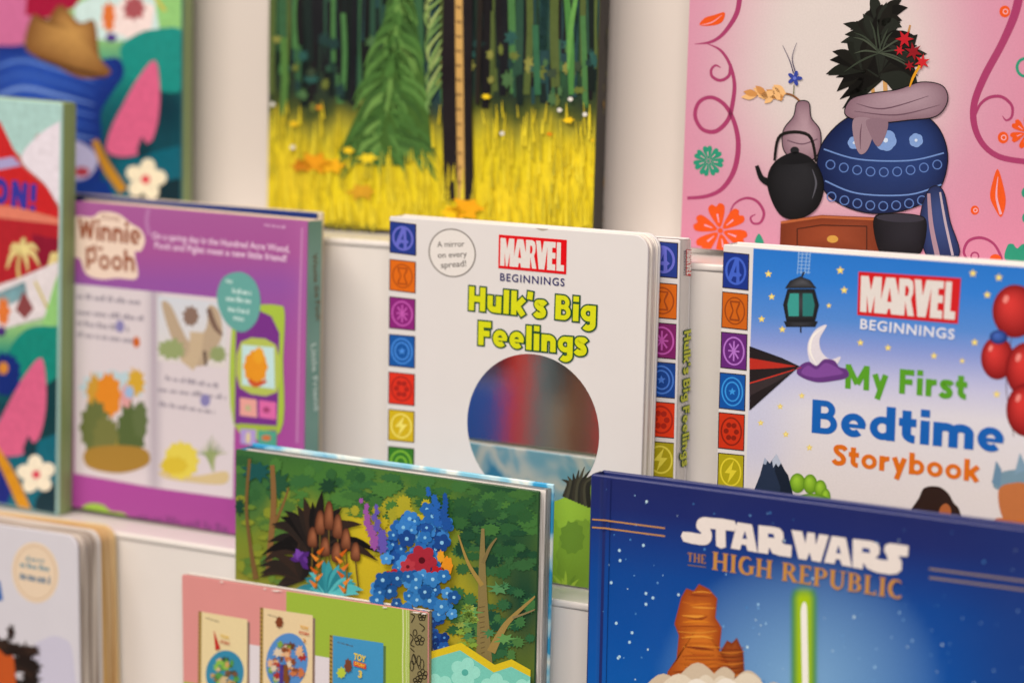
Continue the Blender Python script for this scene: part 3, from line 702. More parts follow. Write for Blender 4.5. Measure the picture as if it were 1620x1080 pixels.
# the two copies of the surf-holiday book
def leaf_shape(A, x, y, s, lv, col='#d5678c', notch='#123e4a'):
    P = lambda *pts: [(x+s*q[0], y+s*q[1]) for q in pts]
    A.smooth(P((78,0),(86,40),(84,90),(72,130),(52,148),(24,152),(2,142),(8,110),(28,70),(52,28)), col, lv)
    A.poly(P((58,120),(66,132),(74,126),(70,148),(54,156),(50,140)), notch, lv+1)
b = Book('picture_book', (-90,-112), (288.5,-108), .148, FLOOR_TOP, T=.013)
tag(b.root, 'blurred beach picture book with green spine standing behind the purple book', 'book', 'copies of the beach picture book')
SAGE = stock('sage_spine', '#8b9a68', 0.45)
hardback(b, stock('teal_cover', '#1f6a70'), SAGE, PAGES, 'right', SAGE)
A = Art(b)
A.cover(30, 36, blobs(lambda x, y: ramp([(-100,'#a8c8a0'),(60,'#93c07c'),(110,'#1f8f84'),(170,'#15606a'),(240,'#0f4a58'),(310,'#0e6a7a')], y), [(30,20,80,120,'#c9709a'),(250,70,60,60,'#1f968a'),(262,170,60,70,'#0f3a48')]))
A.smooth([(-60,-100),(60,-60),(48,40),(20,90),(-5,118),(-60,110)], '#c9719b', 2); A.poly([(45,-40),(150,-40),(118,12),(70,30),(40,24)], '#a3153f', 3)
A.poly([(118,10),(190,-30),(260,-30),(265,20),(245,60),(180,66),(140,60),(118,30)], '#c9dedb', 4); A.poly([(155,40),(200,-5),(245,10),(240,45),(205,62)], '#ead8d4', 5)
A.leafy(172,28,11,24,'#d8793c',8,.2,6); A.leafy(212,14,18,20,'#a85a60',8,.2,6); A.ell(176,60,9,7,'#5a3a8a',0,14,7); A.poly([(240,-30),(290,-30),(290,48),(252,44)], '#93c57c', 5); A.line([(232,-20),(262,18)], 5, '#c8b850', False, 7)
A.smooth([(190,78),(215,55),(245,47),(290,52),(290,140),(240,140),(205,120)], '#1f8f86', 8)
A.shaded([(-40,100),(30,72),(80,70),(140,95),(186,92),(196,118),(176,150),(160,180),(160,230),(140,320),(-40,320)], '#2f58b4', '#16307c', (50,120), 10)
for k in range(7): A.line([(-30,118+k*24),(30,96+k*22),(90,110+k*20),(150,130+k*18)], [2,6,5,1], ('#5a7cc4','#3c62b4','#7a98d4')[k % 3], True, 11+k)
A.shaded([(40,76),(52,24),(72,36),(96,8),(126,36),(150,34),(158,90),(176,116),(130,124),(80,100)], '#c49758', '#80542c', (116,50), 20); A.line([(60,92),(110,108),(168,122)], [4,7,4], '#5c3c24', True, 21)
leaf_shape(A, 167, 96, 1.0, 23); A.smooth([(110,225),(140,232),(155,255),(140,280),(112,280)], '#b8b4d4', 21); A.ell(130,272,12,8,'#b04050',0,14,22)
A.line([(150,222),(168,262),(196,302)], [10,15,15], '#bf8a2c', True, 27); A.poly([(110,288),(170,285),(185,320),(110,330)], '#163a86', 22); A.poly([(185,256),(290,230),(290,330),(205,320)], '#0c6476', 19); A.smooth([(215,300),(250,290),(290,285),(290,330),(215,330)], '#12323c', 20)
A.flower(231, 284, 33, '#ece0c4', '#d84a58', 5, 30, -80, .62)
A.build('cover_artwork', INK_PAINT)

# ------------------------------------------------------------------ middle tier
b = Book('picture_book', (-290,132), (98,163), .045, FLOOR_MID, T=.016)
tag(b.root, 'beach picture book with red banner lettering and green spine, in front of the purple book', 'book', 'copies of the beach picture book')
hardback(b, stock('pale_cover', '#a8c8c0'), SAGE, PAGES, 'right', SAGE, bev=0.0022, rc=.003)
A = Art(b, margin=.0016)
A.cover(30, 40, blobs(lambda x, y: ramp([(150,'#a9c9c2'),(300,'#b84a44'),(430,'#a8243a'),(470,'#d8d2d4'),(520,'#8fc07a'),(560,'#148a7e'),(640,'#0f4a58'),(810,'#0d3c4c')], y), []))
A.poly([(-60,140),(110,140),(110,240),(60,210),(36,250),(-60,150)], '#a9c9c4', 2); A.smooth([(34,252),(60,215),(98,190),(106,190),(106,330),(70,290)], '#ded6de', 3)
A.poly([(-60,180),(0,192),(34,262),(76,300),(106,340),(106,345),(-60,345)], '#c4282c', 4); A.poly([(-60,262),(20,248),(34,262),(-60,280)], '#a8a0c8', 5)
A.poly([(-60,345),(106,345),(108,430),(-60,470)], '#b02430', 6); A.poly([(-60,322),(20,326),(100,346),(100,356),(0,345)], '#d8806a', 7); A.poly([(50,370),(106,380),(106,420),(60,420)], '#8c1434', 7)
A.heavy('ON!', (-14,321), (56,334), 42, '#3c3a9c', .27, None, 0, 10, .14)
for (x, y, s) in ((33,395,1.0), (92,410,.8)):
    for k, (dx, dy) in enumerate(((-22,30),(-16,2),(8,-14),(28,2),(30,26),(12,34))): A.line([(x,y),(x+dx*s*.6,y+dy*s*.5-8),(x+dx*s,y+dy*s)], [8,8,2], '#dccb8c', True, 20+k)
    A.line([(x,y),(x-4,y+30),(x+2,y+62)], [5,5,6], '#cdb878', True, 27)
A.poly([(-60,470),(30,440),(106,415),(106,450),(75,500),(-60,540)], '#dcd4d6', 28); A.poly([(25,490),(38,460),(54,488),(40,505)], '#8c4a4c', 29); A.leafy(6,492,10,24,'#dc7c3c',8,.2,29); A.leafy(2,524,8,8,'#50307c',7,.2,30); A.poly([(-20,470),(40,445),(44,468),(0,490)], '#93c4cc', 28); A.line([(56,445),(76,488)], 4, '#c4b454', False, 30)
A.poly([(70,505),(86,450),(108,435),(110,530),(60,525)], '#93c67c', 31); A.smooth([(14,560),(40,522),(80,516),(112,528),(112,625),(60,625),(30,600)], '#108a7c', 32)
A.leafy(8,592,26,34,'#16307c',14,.1,33); A.ell(6,582,8,10,'#d08a3a',0,14,34); A.poly([(70,612),(112,600),(112,720),(50,720)], '#0c4048', 33)
A.smooth([(-60,680),(10,660),(40,700),(112,690),(112,810),(-60,810)], '#0c6a7c', 34); leaf_shape(A, -14, 566, 1.02, 36); A.smooth([(-60,690),(0,700),(20,760),(0,810),(-60,810)], '#1c2c80', 35)
A.line([(-8,708),(16,750),(42,808)], [12,17,18], '#cf9222', True, 40); A.smooth([(64,780),(112,760),(112,812),(60,812)], '#123844', 38); A.flower(58, 750, 31, '#ece2cc', '#d45064', 5, 42, -95, .62)
A.build('cover_artwork', INK_PAINT)

# purple sound book, seen from the back, and the navy book behind it
b = Book('picture_book', (60,303), (500,337), .083, FLOOR_MID, T=.010)
tag(b.root, 'thin navy book showing only its top edge behind the purple sound book', 'book')
NAVY = stock('navy_card', '#18387c', 0.4); hardback(b, NAVY, stock('cream_card', '#d8c8b0'), PAGES, 'left')
b = Book('sound_book', (110,317), (487,350), .062, FLOOR_MID, T=.017)
tag(b.root, 'purple sound book seen from behind with pictured pages and teal spine', 'book')
TEAL = stock('teal_spine', '#77a296', 0.5, 0.12); PURPLE = stock('purple_card', '#a65c9c', 0.4); CREAM = stock('cream_board', '#dcc6b0', 0.6)
hardback(b, PURPLE, CREAM, pages('cream_edges', '#dcc8b2', '#b8a28c', 700), 'right', TEAL, inset=.0012)
A = Art(b)
def wc(x, y):
    c = ramp([(310,'#a8649c'),(400,'#a65a98'),(450,'#965aa4'),(560,'#a4569a'),(760,'#ab509c'),(840,'#9c488c')], y)
    return mixc(c, '#b56aa4', sstep(455,485,x)*.6)
A.cover(20, 30, wc); A.line([(478,360),(474,500),(470,700)], 3, '#bf86b4', True, 2)
A.line([(235,330),(232,350),(236,372)], 6, '#b47cac', True, 2)
p = crop(0, 300, 3)
A.smooth(p((340,140),(440,130),(480,105),(560,115),(620,160),(668,190),(688,240),(670,290),(640,300),(655,390),(640,425),(560,420),(480,425),(410,400),(380,330),(340,300)), '#e6d0c0', 4)
A.heavy('Winnie', p((372,232))[0], p((668,262))[0], 33, '#9a5a40', .21, None, 0, 6); A.text('the', p((430,285))[0], p((490,290))[0], 10, '#9a5a40', .02, 6)
A.heavy('Pooh', p((410,375))[0], p((640,390))[0], 34, '#9a5a40', .20, None, 0, 6); A.text('Disney', p((480,140))[0], p((570,150))[0], 10, '#a07060', .0, 6)
A.text('On a spring day in the Hundred Acre Wood,', p((722,232))[0], p((1375,298))[0], 11, '#e6cbe0', .012, 6)
A.text('Pooh and Piglet meet a new little friend!', p((735,278))[0], p((1360,342))[0], 11, '#e6cbe0', .012, 6)
words(A, p((1255,172))[0], p((1360,186))[0], 5, '#cfa4c8', 3, 6, 2)
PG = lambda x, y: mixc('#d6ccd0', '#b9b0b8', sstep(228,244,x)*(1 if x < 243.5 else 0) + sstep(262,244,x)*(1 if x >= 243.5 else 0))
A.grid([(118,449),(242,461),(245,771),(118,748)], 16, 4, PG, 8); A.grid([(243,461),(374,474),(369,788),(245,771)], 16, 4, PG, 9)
for k, (y, x1, s) in enumerate(((475,228,1),(500,228,2),(517,205,3),(535,212,4))): words(A, (122,y-3), (x1,y+8), 9, '#9a929e', 4, 12, s)
A.ell(190,516,7,10,'#8c86b4',0,16,13); A.leafy(216,541,6,9,'#c86a28',7,.15,13)
for k, (y, x0, x1) in enumerate(((604,262,346),(622,250,358),(645,252,340))): words(A, (x0,y-3), (x1,y+10), 8, '#9a929e', 4, 12, 8+k)
A.ell(325,633,8,10,'#8c86b4',0,16,13)
# left picture: an orange shrub between dark bushes
A.leafy(178,612,50,26,'#b8cdd4',12,.1,14); A.leafy(150,620,14,30,'#c89a3c',10,.2,15); A.leafy(215,605,14,22,'#d0a83c',10,.2,15); A.leafy(172,625,20,36,'#dc8c2c',10,.12,17); A.leafy(200,630,10,22,'#d8a0a0',10,.15,17)
A.leafy(150,676,24,44,'#6c7444',12,.14,18); A.leafy(168,690,20,34,'#7a7c48',11,.14,19); A.leafy(208,682,24,44,'#5c6c40',12,.14,18); A.leafy(222,664,12,30,'#66744a',11,.14,19); A.leafy(188,704,12,26,'#c8a838',9,.12,17); A.smooth([(136,712),(180,704),(230,710),(234,734),(190,748),(140,738)], '#a8843c', 21); A.leafy(205,620,8,10,'#9cb8d8',7,.15,21)
# right picture: a mossy tree stump
A.grid([(250,468),(360,480),(358,582),(250,570)], 4, 6, lambda x, y: mixc('#ccd0d8', '#d8d0cc', (y-470)/110), 13)
A.smooth([(256,480),(270,482),(288,520),(302,540),(326,520),(330,484),(346,492),(352,530),(336,560),(322,578),(290,572),(270,530)], '#b8a48c', 15); A.leafy(302,500,13,16,'#8c7468',9,.15,17); A.line([(330,488),(340,515),(352,530)], [8,8,4], '#7c6458', True, 18); A.line([(312,525),(308,560),(296,578)], [22,20,26], '#c4b094', True, 16); A.line([(324,555),(326,578)], [5,4], '#5c4c44', False, 19)
A.leafy(272,552,22,16,'#98a474',10,.2,20); A.leafy(345,560,14,14,'#94a070',10,.2,20)
A.leafy(287,728,28,30,'#dccb58',12,.08,22); A.leafy(276,736,22,14,'#d4bc40',10,.1,23); A.smooth([(255,745),(310,752),(358,745),(355,765),(300,762),(260,755)], '#d0bc90', 21)
for k in range(9): A.line([(338,745),(334+3*(k-4)*.6,720),(336+(k-4)*6,688+abs(k-4)*7)], [3,3,1], ('#7c9458','#94a46c','#b0b488')[k % 3], True, 24+k)
# button panel
A.smooth(p((1115,560),(1240,545),(1320,548),(1352,580),(1345,800),(1330,1150),(1110,1110)), '#a8c04c', 30, 5); A.poly(p((1122,600),(1225,570),(1290,600),(1328,680),(1322,1000),(1315,1150),(1115,1110)), '#7c3a8c', 31)
A.smooth(p((1145,722),(1310,735),(1316,960),(1140,938)), '#b4c060', 32, 3); A.poly(p((1150,735),(1302,748),(1306,945),(1150,925)), '#c0dcdc', 33)
A.leafy(405,580,19,26,'#e0982c',10,.08,34); A.leafy(410,562,9,13,'#e4a430',8,.1,35); A.line([(394,600),(405,608),(422,602)], [6,8,5], '#c85a30', True, 36)
for k, (q, c) in enumerate(((((1140,985),(1220,995),(1222,1080),(1140,1070)),'#e0a49c'),(((1232,997),(1312,1008),(1312,1090),(1232,1080)),'#d870a8'))): A.poly(p(*q), c, 33); 
A.leafy(393,645,5,5,'#b8b48c',7,.2,35); A.leafy(422,648,6,5,'#a44878',7,.2,35)
q = crop(0, 640, 2.454); A.poly(q((935,92),(995,96),(995,160),(935,150)), '#b09cd0', 33); A.poly(q((1003,98),(1075,104),(1075,170),(1003,160)), '#58a48c', 33); A.leafy(393,692,4,10,'#d8c8a0',7,.2,35); A.leafy(422,692,8,5,'#c8784c',7,.2,35); A.poly(q((930,72),(1080,82),(1078,100),(930,90)), '#a4b84c', 34)
A.smooth(p((1032,490),(1060,420),(1110,393),(1165,396),(1215,440),(1238,520),(1225,610),(1180,665),(1130,672),(1075,630),(1040,560)), '#6aa6a0', 38)
for k, (a, c) in enumerate((((1075,440),(1105,446)),((1105,490),(1195,500)),((1075,525),(1195,540)),((1085,575),(1185,590)),((1110,615),(1160,625)))): words(A, p(a)[0], p(c)[0], 8, '#c4dcd8', 2.4, 40, k+20)
A.smooth(q((318,400),(350,382),(400,388),(430,412),(480,420),(490,445),(318,430)), '#98b848', 12); words(A, q((535,450))[0], q((900,500))[0], 14, '#84407c', 5, 12, 33)
A.build('cover_artwork', INK_SATIN)
S = Art(Face(b)); S.cover(1, 8, lambda x, y: mixc('#769f94', '#86aca0', .5+.5*math.sin(y*.05)))
S.text('Winnie the Pooh', (494,402), (500,508), 8, '#6f5a40', .02, 6); S.text('Little Friend', (492,545), (497,650), 8, '#cfe0d8', .02, 6)
S.build('spine_lettering', INK_MATT)

# board book with a round mirror, back-to-front copy behind it
STRIP = [((617,350),(658,355),(658,404),(617,399),'letter','#28408c','#6c70c8'), ((617,410),(657.5,414.5),(657,463.5),(616.5,458.5),'hourglass','#d8701c','#a8501c'),
 ((616.5,469),(657,473.5),(656.5,522.5),(616,518.5),'weave','#8c2a7c','#c060b0'), ((616,528.5),(656.5,532),(656,582),(615.5,578),'shield','#1c5ca4','#5090dc'),
 ((615.5,588),(656,592),(655.5,641.5),(615,637.5),'petals','#d83a28','#a82c24'), ((615,647),(655.5,651),(655,699.5),(614.5,695.5),'bolt','#cdb020','#e6d870'),
 ((614.5,705.5),(655,709.5),(654.5,758),(614,754),'ring','#3c7a2c','#84b83c')]
b = Book('board_book', (650,353), (1076,379.5), .0825, FLOOR_MID, T=.0165)
tag(b.root, 'white board book turned back to front, its spine at the right, tucked behind its twin', 'book')
SPINE_WHITE = stock('spine_white', '#dbd4ce', 0.4, 0.05)
hb = hardback(b, WHITE, WHITE, BOARD_PAGES, 'right', SPINE_WHITE, board=.0022, inset=.0008, bev=.0009, rc=.002)
A = Art(b, margin=.0012)
for (y, kind, bk, fg) in ((381,'letter','#28408c','#6c70c8'),(446,'hourglass','#d8701c','#a8501c'),(509,'weave','#84286c','#c060b0'),(571,'shield','#1c4a94','#5080d0'),(634,'petals','#d8401c','#a82c1c'),(697,'bolt','#a89c1c','#d8cc50'),(759,'ring','#3c7a2c','#84b83c')):
    A = Art(b, margin=.0012); k = (y-381)*-.0125; emblem(A, [(1026+k,y),(1072.5+k,y+4),(1071.8+k,y+59),(1025.3+k,y+55)], kind, bk, fg); A.build('emblem', INK_SATIN)
S = Art(Face(b), margin=.0003)
logo(S, [(1096.2,394.5),(1096,436),(1084.6,436),(1085.2,394.5)], '#cc1a20', '#ece2da'); S.build('spine_logo', INK_SATIN)
S = Art(Face(b), margin=.0003)
S.text('BEGINNINGS', (1081.3,397), (1080.8,436), 3.6, '#2c2c54', .012, 30, 1.25)
S.build('spine_series_name', INK_SATIN)
S = Art(Face(b), margin=.0003)
S.heavy("Hulk's Big Feelings", (1080.5,524), (1076,738), 10.5, '#c4c820', .23, '#2c5a3c', .13, 40)
S.build('spine_title', INK_SATIN)

b = Book('board_book', (616,342), (1026,373), .062, FLOOR_MID, T=.0185)
tag(b.root, 'white board book with a round mirror and yellow-green outlined title', 'book')
board_book(b, WHITE, WHITE, .0095, 9, seed=4)
for (a, c, d, e, kind, bk, fg) in STRIP:
    A = Art(b); emblem(A, [a, c, d, e], kind, bk, fg); A.build('emblem', INK_SATIN)
A = Art(b)
A.ell(715.5,400,37,38,'#dfd9d4',0,36,2,.06); A.ring(715.5,400,36.5,37.5,2.2,'#8a8480',3, 44, .06)
A.text('A mirror', (692,391), (735,390), 9.5, '#55504e', .006, 4); A.text('on every', (693,408), (739,406), 9.5, '#55504e', .006, 4); A.text('spread!', (698,424), (738,421), 10, '#55504e', .006, 4)
A.build('badge', INK_SATIN)
A = Art(b)
logo(A, [(789.5,371),(897,379.5),(896,434),(788.5,424)])
A.text('BEGINNINGS', (791.5,443.5), (893.5,452.5), 12.5, '#33306a', .012, 30, 1.15)
A.build('publisher_logo', INK_SATIN)
A = Art(b)
A.heavy("Hulk's Big", (742,490), (943,511), 38, '#d2d41e', .245, '#1f5236', .125, 20)
A.heavy('Feelings', (757,545), (928,562), 38, '#d2d41e', .245, '#1f5236', .125, 20)
A.build('title_lettering', INK_SATIN)
A = Art(b)
A.smooth([(862,800),(872,775),(888,762),(915,758),(960,770),(970,960),(880,960)], '#86a834', 4); A.leafy(905,800,34,40,'#93b43c',14,.08,5); A.leafy(920,880,40,60,'#7c9c34',14,.06,6); A.leafy(905,850,20,26,'#6c8c30',10,.1,7)
for k in range(9): A.line([(893+5*k,786+2*k),(900+4*k,765),(889+9*k,738+abs(k-4)*5)], [8,7,1], ('#3a3428','#4c4838','#2c2820')[k % 3], True, 8+k)
A.leaves(895, 945, 16, 200, 340, 20, 60, 5, ('#a4c044','#6f9030','#8cac3c'), 18, .1, 7); A.leafy(1030,735,6,14,'#9ab83c',8,.1,6)
A.build('cover_artwork', INK_SATIN)
# the mirror let into the cover
m, nt, bs = new_mat('mirror_foil'); bs.inputs['Base Color'].default_value = (.80,.80,.80,1); bs.inputs['Metallic'].default_value = 1; bs.inputs['Roughness'].default_value = 0.05
bump(nt, bs, 60, 0.05, 0.0003)
MIRROR = m
cu, cv = b.uv(842, 678); ru = (b.uv(946, 690)[0] - b.uv(737.5, 655)[0])/2
bm = bmesh.new(); slab(bm, [(cu + ru*math.cos(2*PI*k/64), cv + ru*math.sin(2*PI*k/64)) for k in range(64)], -.00012, -.00002)
mo = mesh_obj('mirror', bm, MIRROR, b.root)
# worn spots on the top edge
A = Art(b); A.smooth([(848,361),(858,365),(868,362.5),(860,361.8)], '#b0a498', 3); A.build('edge_dent', INK_MATT)

# blue bedtime board book
b = Book('board_book', (1144,386.5), (1690,424.5), .062, FLOOR_MID, T=.021)
tag(b.root, 'blue starry bedtime board book with emblem squares down its left edge', 'book')
board_book(b, WHITE, WHITE, .0095, 9, seed=9)
A = Art(b, margin=.0008); p = crop(1080, 370, 3)
def sky(x, y):
    yy = y - (x-1190)*.066
    c = ramp([(385,'#2a78c8'),(440,'#3680d0'),(500,'#5a8cd0'),(540,'#8c9cd4'),(590,'#c0c0dc'),(640,'#d8d4da'),(760,'#dcd4d2')], yy)
    return mixc(c, '#b8bcdc', .55*sstep(560,620,yy)*sstep(1290,1190,x)*sstep(800,700,yy))
x0 = b.uv(1192, 395)[0]
A.cover(30, 40, sky, 0, (x0, .0008, b.W-.0008, b.uv(1192,393)[1])); SKYART = A
for (y, x, kind, bk, fg) in ((398.5,1144.5,'letter','#203a8c','#4868c8'),(461.5,1143,'hourglass','#c8681c','#94481c'),(525,1141.5,'weave','#6a2c7c','#b478c8'),(589,1139,'shield','#1458a4','#4098dc'),(652,1137.5,'petals','#c83a1c','#8c2818'),(716,1136.5,'bolt','#b0a41c','#dccc3c'),(779,1135,'ring','#3c7a2c','#84b83c')):
    A = Art(b); emblem(A, [(x,y),(x+40.5,y+4),(x+39.3,y+60.5),(x-1.2,y+56)], kind, bk, fg); A.build('emblem', INK_SATIN)
A = SKYART; A.lv = 4
for (x, y, r) in ((407,190,19),(423,298,18),(375,404,18),(473,453,18),(748,173,21),(767,267,20),(694,340,14),(844,516,18),(975,540,18),(1193,578,18),(1327,602,15),(1378,187,21),(1501,207,21),(1446,289,20),(1386,514,20),(1491,760,19),(566,767,16),(463,818,16),(371,896,16),(490,950,17),(602,1013,17)):
    A.star(1080+x/3, 370+y/3, r/3, '#e6cc54', 5); A.ell(1080+x/3, 370+y/3, r/9, r/9, '#f0e098', 0, 8, 6)
# a lantern on a net ladder, dark balloons, a red kite, hills along the bottom edge
for dx in (0, 6, 13, 19): A.line(p((552+dx*2.9,84),(545+dx*2.7,190)), .9, '#a8c8e8', False, 7)
for k in range(6): A.line(p((550,95+17*k),(606,98+17*k)), .8, '#a8c8e8', False, 8)
A.line([(1272,430),(1268,440)], 3, '#2a2a2e', False, 9)
A.shaded([(1242,456),(1250,444),(1266,437),(1282,443),(1292,456)], '#55565c', '#222327', (1270,446), 10, False); A.shaded([(1246,457),(1289,457),(1296,482),(1290,508),(1244,508),(1239,482)], '#46474c', '#1b1c1f', (1262,478), 11, False)
A.poly([(1250,464),(1264,464),(1264,500),(1248,500),(1246,482)], '#3f9c94', 13); A.poly([(1270,464),(1285,464),(1289,482),(1286,500),(1270,500)], '#2f7c78', 13); A.shaded([(1240,508),(1294,508),(1290,517),(1244,517)], '#3c3d42', '#1e1f23', None, 12, False); A.line([(1267,517),(1267,526)], 2.4, '#2a2a2e', False, 12)
A.smooth([(1308,514),(1290,522),(1278,545),(1282,572),(1300,586),(1322,578),(1330,564),(1314,568),(1300,556),(1297,536)], '#dcd6dc', 14); A.line([(1304,518),(1286,532),(1282,556),(1292,576)], [.6,3,3,.6], '#f0ecee', True, 15)
A.smooth([(1262,592),(1266,578),(1280,572),(1292,578),(1304,568),(1320,570),(1328,580),(1340,584),(1342,596),(1320,602),(1290,604)], '#6a3c82', 16); A.smooth([(1268,590),(1278,578),(1292,584),(1306,574),(1322,580),(1334,590),(1318,594),(1290,597)], '#84509c', 17)
A.poly([(1186,548),(1236,566),(1264,579),(1240,600),(1186,648)], '#2a2325', 24); A.poly([(1186,566),(1232,574),(1260,579),(1232,582),(1186,584)], '#b83428', 25); A.poly([(1186,604),(1228,592),(1262,582),(1232,602),(1186,626)], '#3e3436', 25); A.line([(1186,606),(1226,594),(1268,581)], [2,2,1], '#c83a2c', False, 26); A.line([(1186,548),(1236,566),(1264,579),(1240,600),(1186,648)], 1.4, '#120e10', False, 27)
for k, (x, y, rx, ry) in enumerate(((1606,492,36,42),(1578,566,26,34),(1625,585,34,44),(1624,648,32,42))): A.ball(x, y, rx, ry, '#d8403c', '#7e1218', -.3, -.35, 18+k); A.ell(x-rx*.4, y-ry*.45, rx*.12, ry*.16, '#e88c84', 20, 12, 30)
A.ball(1580,533,14,11,'#4c70c0','#1c2c6a',-.2,-.3,29); A.line([(1600,534),(1592,610),(1604,690)], 1.2, '#6a5860', True, 17)
q = crop(1120, 640, 3.24)
A.poly(q((240,430),(268,360),(292,270),(318,300),(352,250),(392,330),(412,360),(440,470),(440,600),(240,600)), '#2c3950', 26); A.poly(q((352,250),(392,330),(412,360),(440,470),(440,600),(360,600),(372,420),(344,340)), '#1e2838', 27); A.poly(q((352,250),(376,298),(362,318),(350,300),(336,322),(330,284)), '#b8c0d0', 28); A.poly(q((292,270),(306,286),(298,306),(284,302)), '#a4aec2', 28)
for k, (x, y, rx, ry) in enumerate(((460,400,40,50),(525,405,36,50),(578,430,32,46),(605,468,24,40),(530,500,100,46))): A.ball(1120+x/3.24, 640+y/3.24, rx/3.24, ry/3.24, '#a2cc40', '#618c20', -.2, -.4, 26+k)
A.smooth(q((1030,560),(1080,480),(1110,425),(1180,418),(1230,450),(1260,500),(1290,540),(1290,640),(1030,640)), '#38261f', 26); A.smooth(q((1190,530),(1220,505),(1245,530),(1240,570),(1190,580)), '#b0683c', 27); A.line(q((1190,585),(1240,580)), 6, '#5898cc', False, 28)
A.smooth(q((1480,380),(1520,340),(1640,330),(1700,360),(1700,460),(1480,430)), '#7c98a8', 26); A.poly(q((1456,400),(1478,285),(1505,330),(1500,420)), '#7090a8', 27); A.poly(q((1570,360),(1600,245),(1640,330)), '#84a0b4', 27); A.smooth(q((1490,440),(1560,400),(1640,420),(1640,600),(1520,590)), '#c07848', 28); A.smooth(q((1440,640),(1480,580),(1560,590),(1640,600),(1700,700),(1440,700)), '#c8742c', 29)
A.build('cover_artwork', INK_SATIN)
A = Art(b); logo(A, [(1358.5,429.5),(1520.5,440),(1515.5,512),(1356.5,498)], '#cc2026'); A.text('BEGINNINGS', (1361,519.5), (1510,536.5), 16.5, '#dcdce4', .02, 30, 1.12); A.build('publisher_logo', INK_SATIN)
A = Art(b)
A.heavy('My First', (1337,614), (1530,632), 39, '#5ea02c', .23, None, 0, 10, .12)
A.heavy('Bedtime', (1284,684), (1588,716), 54, '#1a66b4', .235, None, 0, 10, .09)
A.heavy('Storybook', (1317,735), (1549,762), 34, '#d8741c', .225, None, 0, 10, .10)
A.build('title_lettering', INK_SATIN)

# ------------------------------------------------------------------ lower tier
# jungle hardback
b = Book('picture_book', (372.5,710), (853,777), 0.0, FLOOR_LOW, T=.0205)
tag(b.root, 'hardback with a glossy green jungle cover, a blue flowering bush at its centre', 'book')
m, nt, bs = new_mat('watercolour_boards'); tc = nt.nodes.new('ShaderNodeTexCoord'); n = nt.nodes.new('ShaderNodeTexNoise'); n.inputs['Scale'].default_value = 22; n.inputs['Detail'].default_value = 3; n.inputs['Distortion'].default_value = .6
cr = nt.nodes.new('ShaderNodeValToRGB'); cr.color_ramp.interpolation = 'EASE'
for pos, c in ((0.0,'#2f9cc8'),(.46,'#3ea4d0'),(.50,'#a4d2e2'),(.57,'#e4ecee'),(.66,'#8cc8dc')):
    e = cr.color_ramp.elements[0] if pos == 0 else (cr.color_ramp.elements[1] if pos == .64 else cr.color_ramp.elements.new(pos)); e.position = pos; e.color = (*ink(c), 1)
nt.links.new(tc.outputs['Object'], n.inputs['Vector']); nt.links.new(n.outputs['Fac'], cr.inputs[0]); nt.links.new(cr.outputs[0], bs.inputs['Base Color']); bs.inputs['Roughness'].default_value = .3
WATERCOLOUR = m
GREEN = stock('green_cover', '#2c5834', 0.3)
hardback(b, GREEN, WATERCOLOUR, PAGES, 'left', WATERCOLOUR, back_rise=.0012, inset=.0012)
A = Art(b); R = random.Random(11)
base = lambda x, y: ramp([(700,'#3f6e3a'),(780,'#5a8238'),(850,'#7c8c34'),(930,'#8c8a32'),(1000,'#6a7a34'),(1080,'#3c6040')], y-(x-372)*.1)
A.cover(40, 40, blobs(base, [(395,760,50,90,'#3a6a40'),(470,830,60,80,'#a8a030'),(590,860,90,130,'#d0ba2a'),(640,950,130,110,'#c8b22c'),(700,1010,70,60,'#b8a834'),(545,760,140,50,'#4a7c3c'),(800,820,90,140,'#22503a'),(830,950,60,120,'#1f4a38'),(430,880,50,60,'#7c8830'),(700,830,50,50,'#8a942e')]))
for k in range(90):
    x = R.uniform(380,845); y = 735+(x-372)*.13+R.uniform(-14,52); A.leafy(x, y, R.uniform(8,24), R.uniform(6,13), R.choice(('#3f7040','#47783f','#3a693c','#50803f','#34623a','#46743c')), 12, .2, 2+k % 40)
for k in range(70):
    x = R.uniform(725,850); y = R.uniform(800,905); A.leafy(x, y, R.uniform(6,18), R.uniform(5,12), R.choice(('#34643c','#2f5c3a','#28543a','#224a36','#3c6a40')), 12, .2, 2+k % 40)
for k in range(40): A.leafy(R.uniform(560,700), R.uniform(790,880), R.uniform(5,16), R.uniform(4,11), R.choice(('#c0b02c','#b0a832','#ccb932','#a6a233')), 12, .2, 44+k % 20)
for k in range(40): A.leafy(R.uniform(380,470), R.uniform(760,930), R.uniform(5,16), R.uniform(4,10), R.choice(('#6c8838','#607f39','#7c8c36','#54783a','#8a9434')), 12, .2, 44+k % 20)
for k in range(46): A.leafy(R.uniform(715,850), R.uniform(930,1040), R.uniform(6,16), R.uniform(5,11), R.choice(('#2c5c40','#386a45','#457646','#26523e','#548048')), 11, .25, 44+k % 20)
A.leafy(408,745,22,16,'#1f5a58',9,.35,66); A.leafy(440,765,18,22,'#2c5a40',9,.35,66); A.leafy(520,768,14,11,'#244a34',9,.3,66); A.leafy(380,800,8,14,'#1f4a38',8,.3,66)
A.line([(396,725),(391,800),(397,860),(406,915)], [5,5,6,9], '#7a5e38', True, 68); A.line([(432,735),(434,800),(428,870),(426,905)], [7,9,9,10], '#8a6840', True, 68); A.line([(434,830),(448,800),(458,770)], [5,4,2], '#84643c', True, 69)
A.line([(767,1048),(765,960),(764,900),(765,835)], [26,16,11,5], '#8c7c50', True, 70); A.line([(764,925),(742,890),(726,845)], [7,5,2], '#a48a4c', True, 71); A.line([(765,890),(776,865),(787,850)], [6,5,2], '#84744c', True, 71)
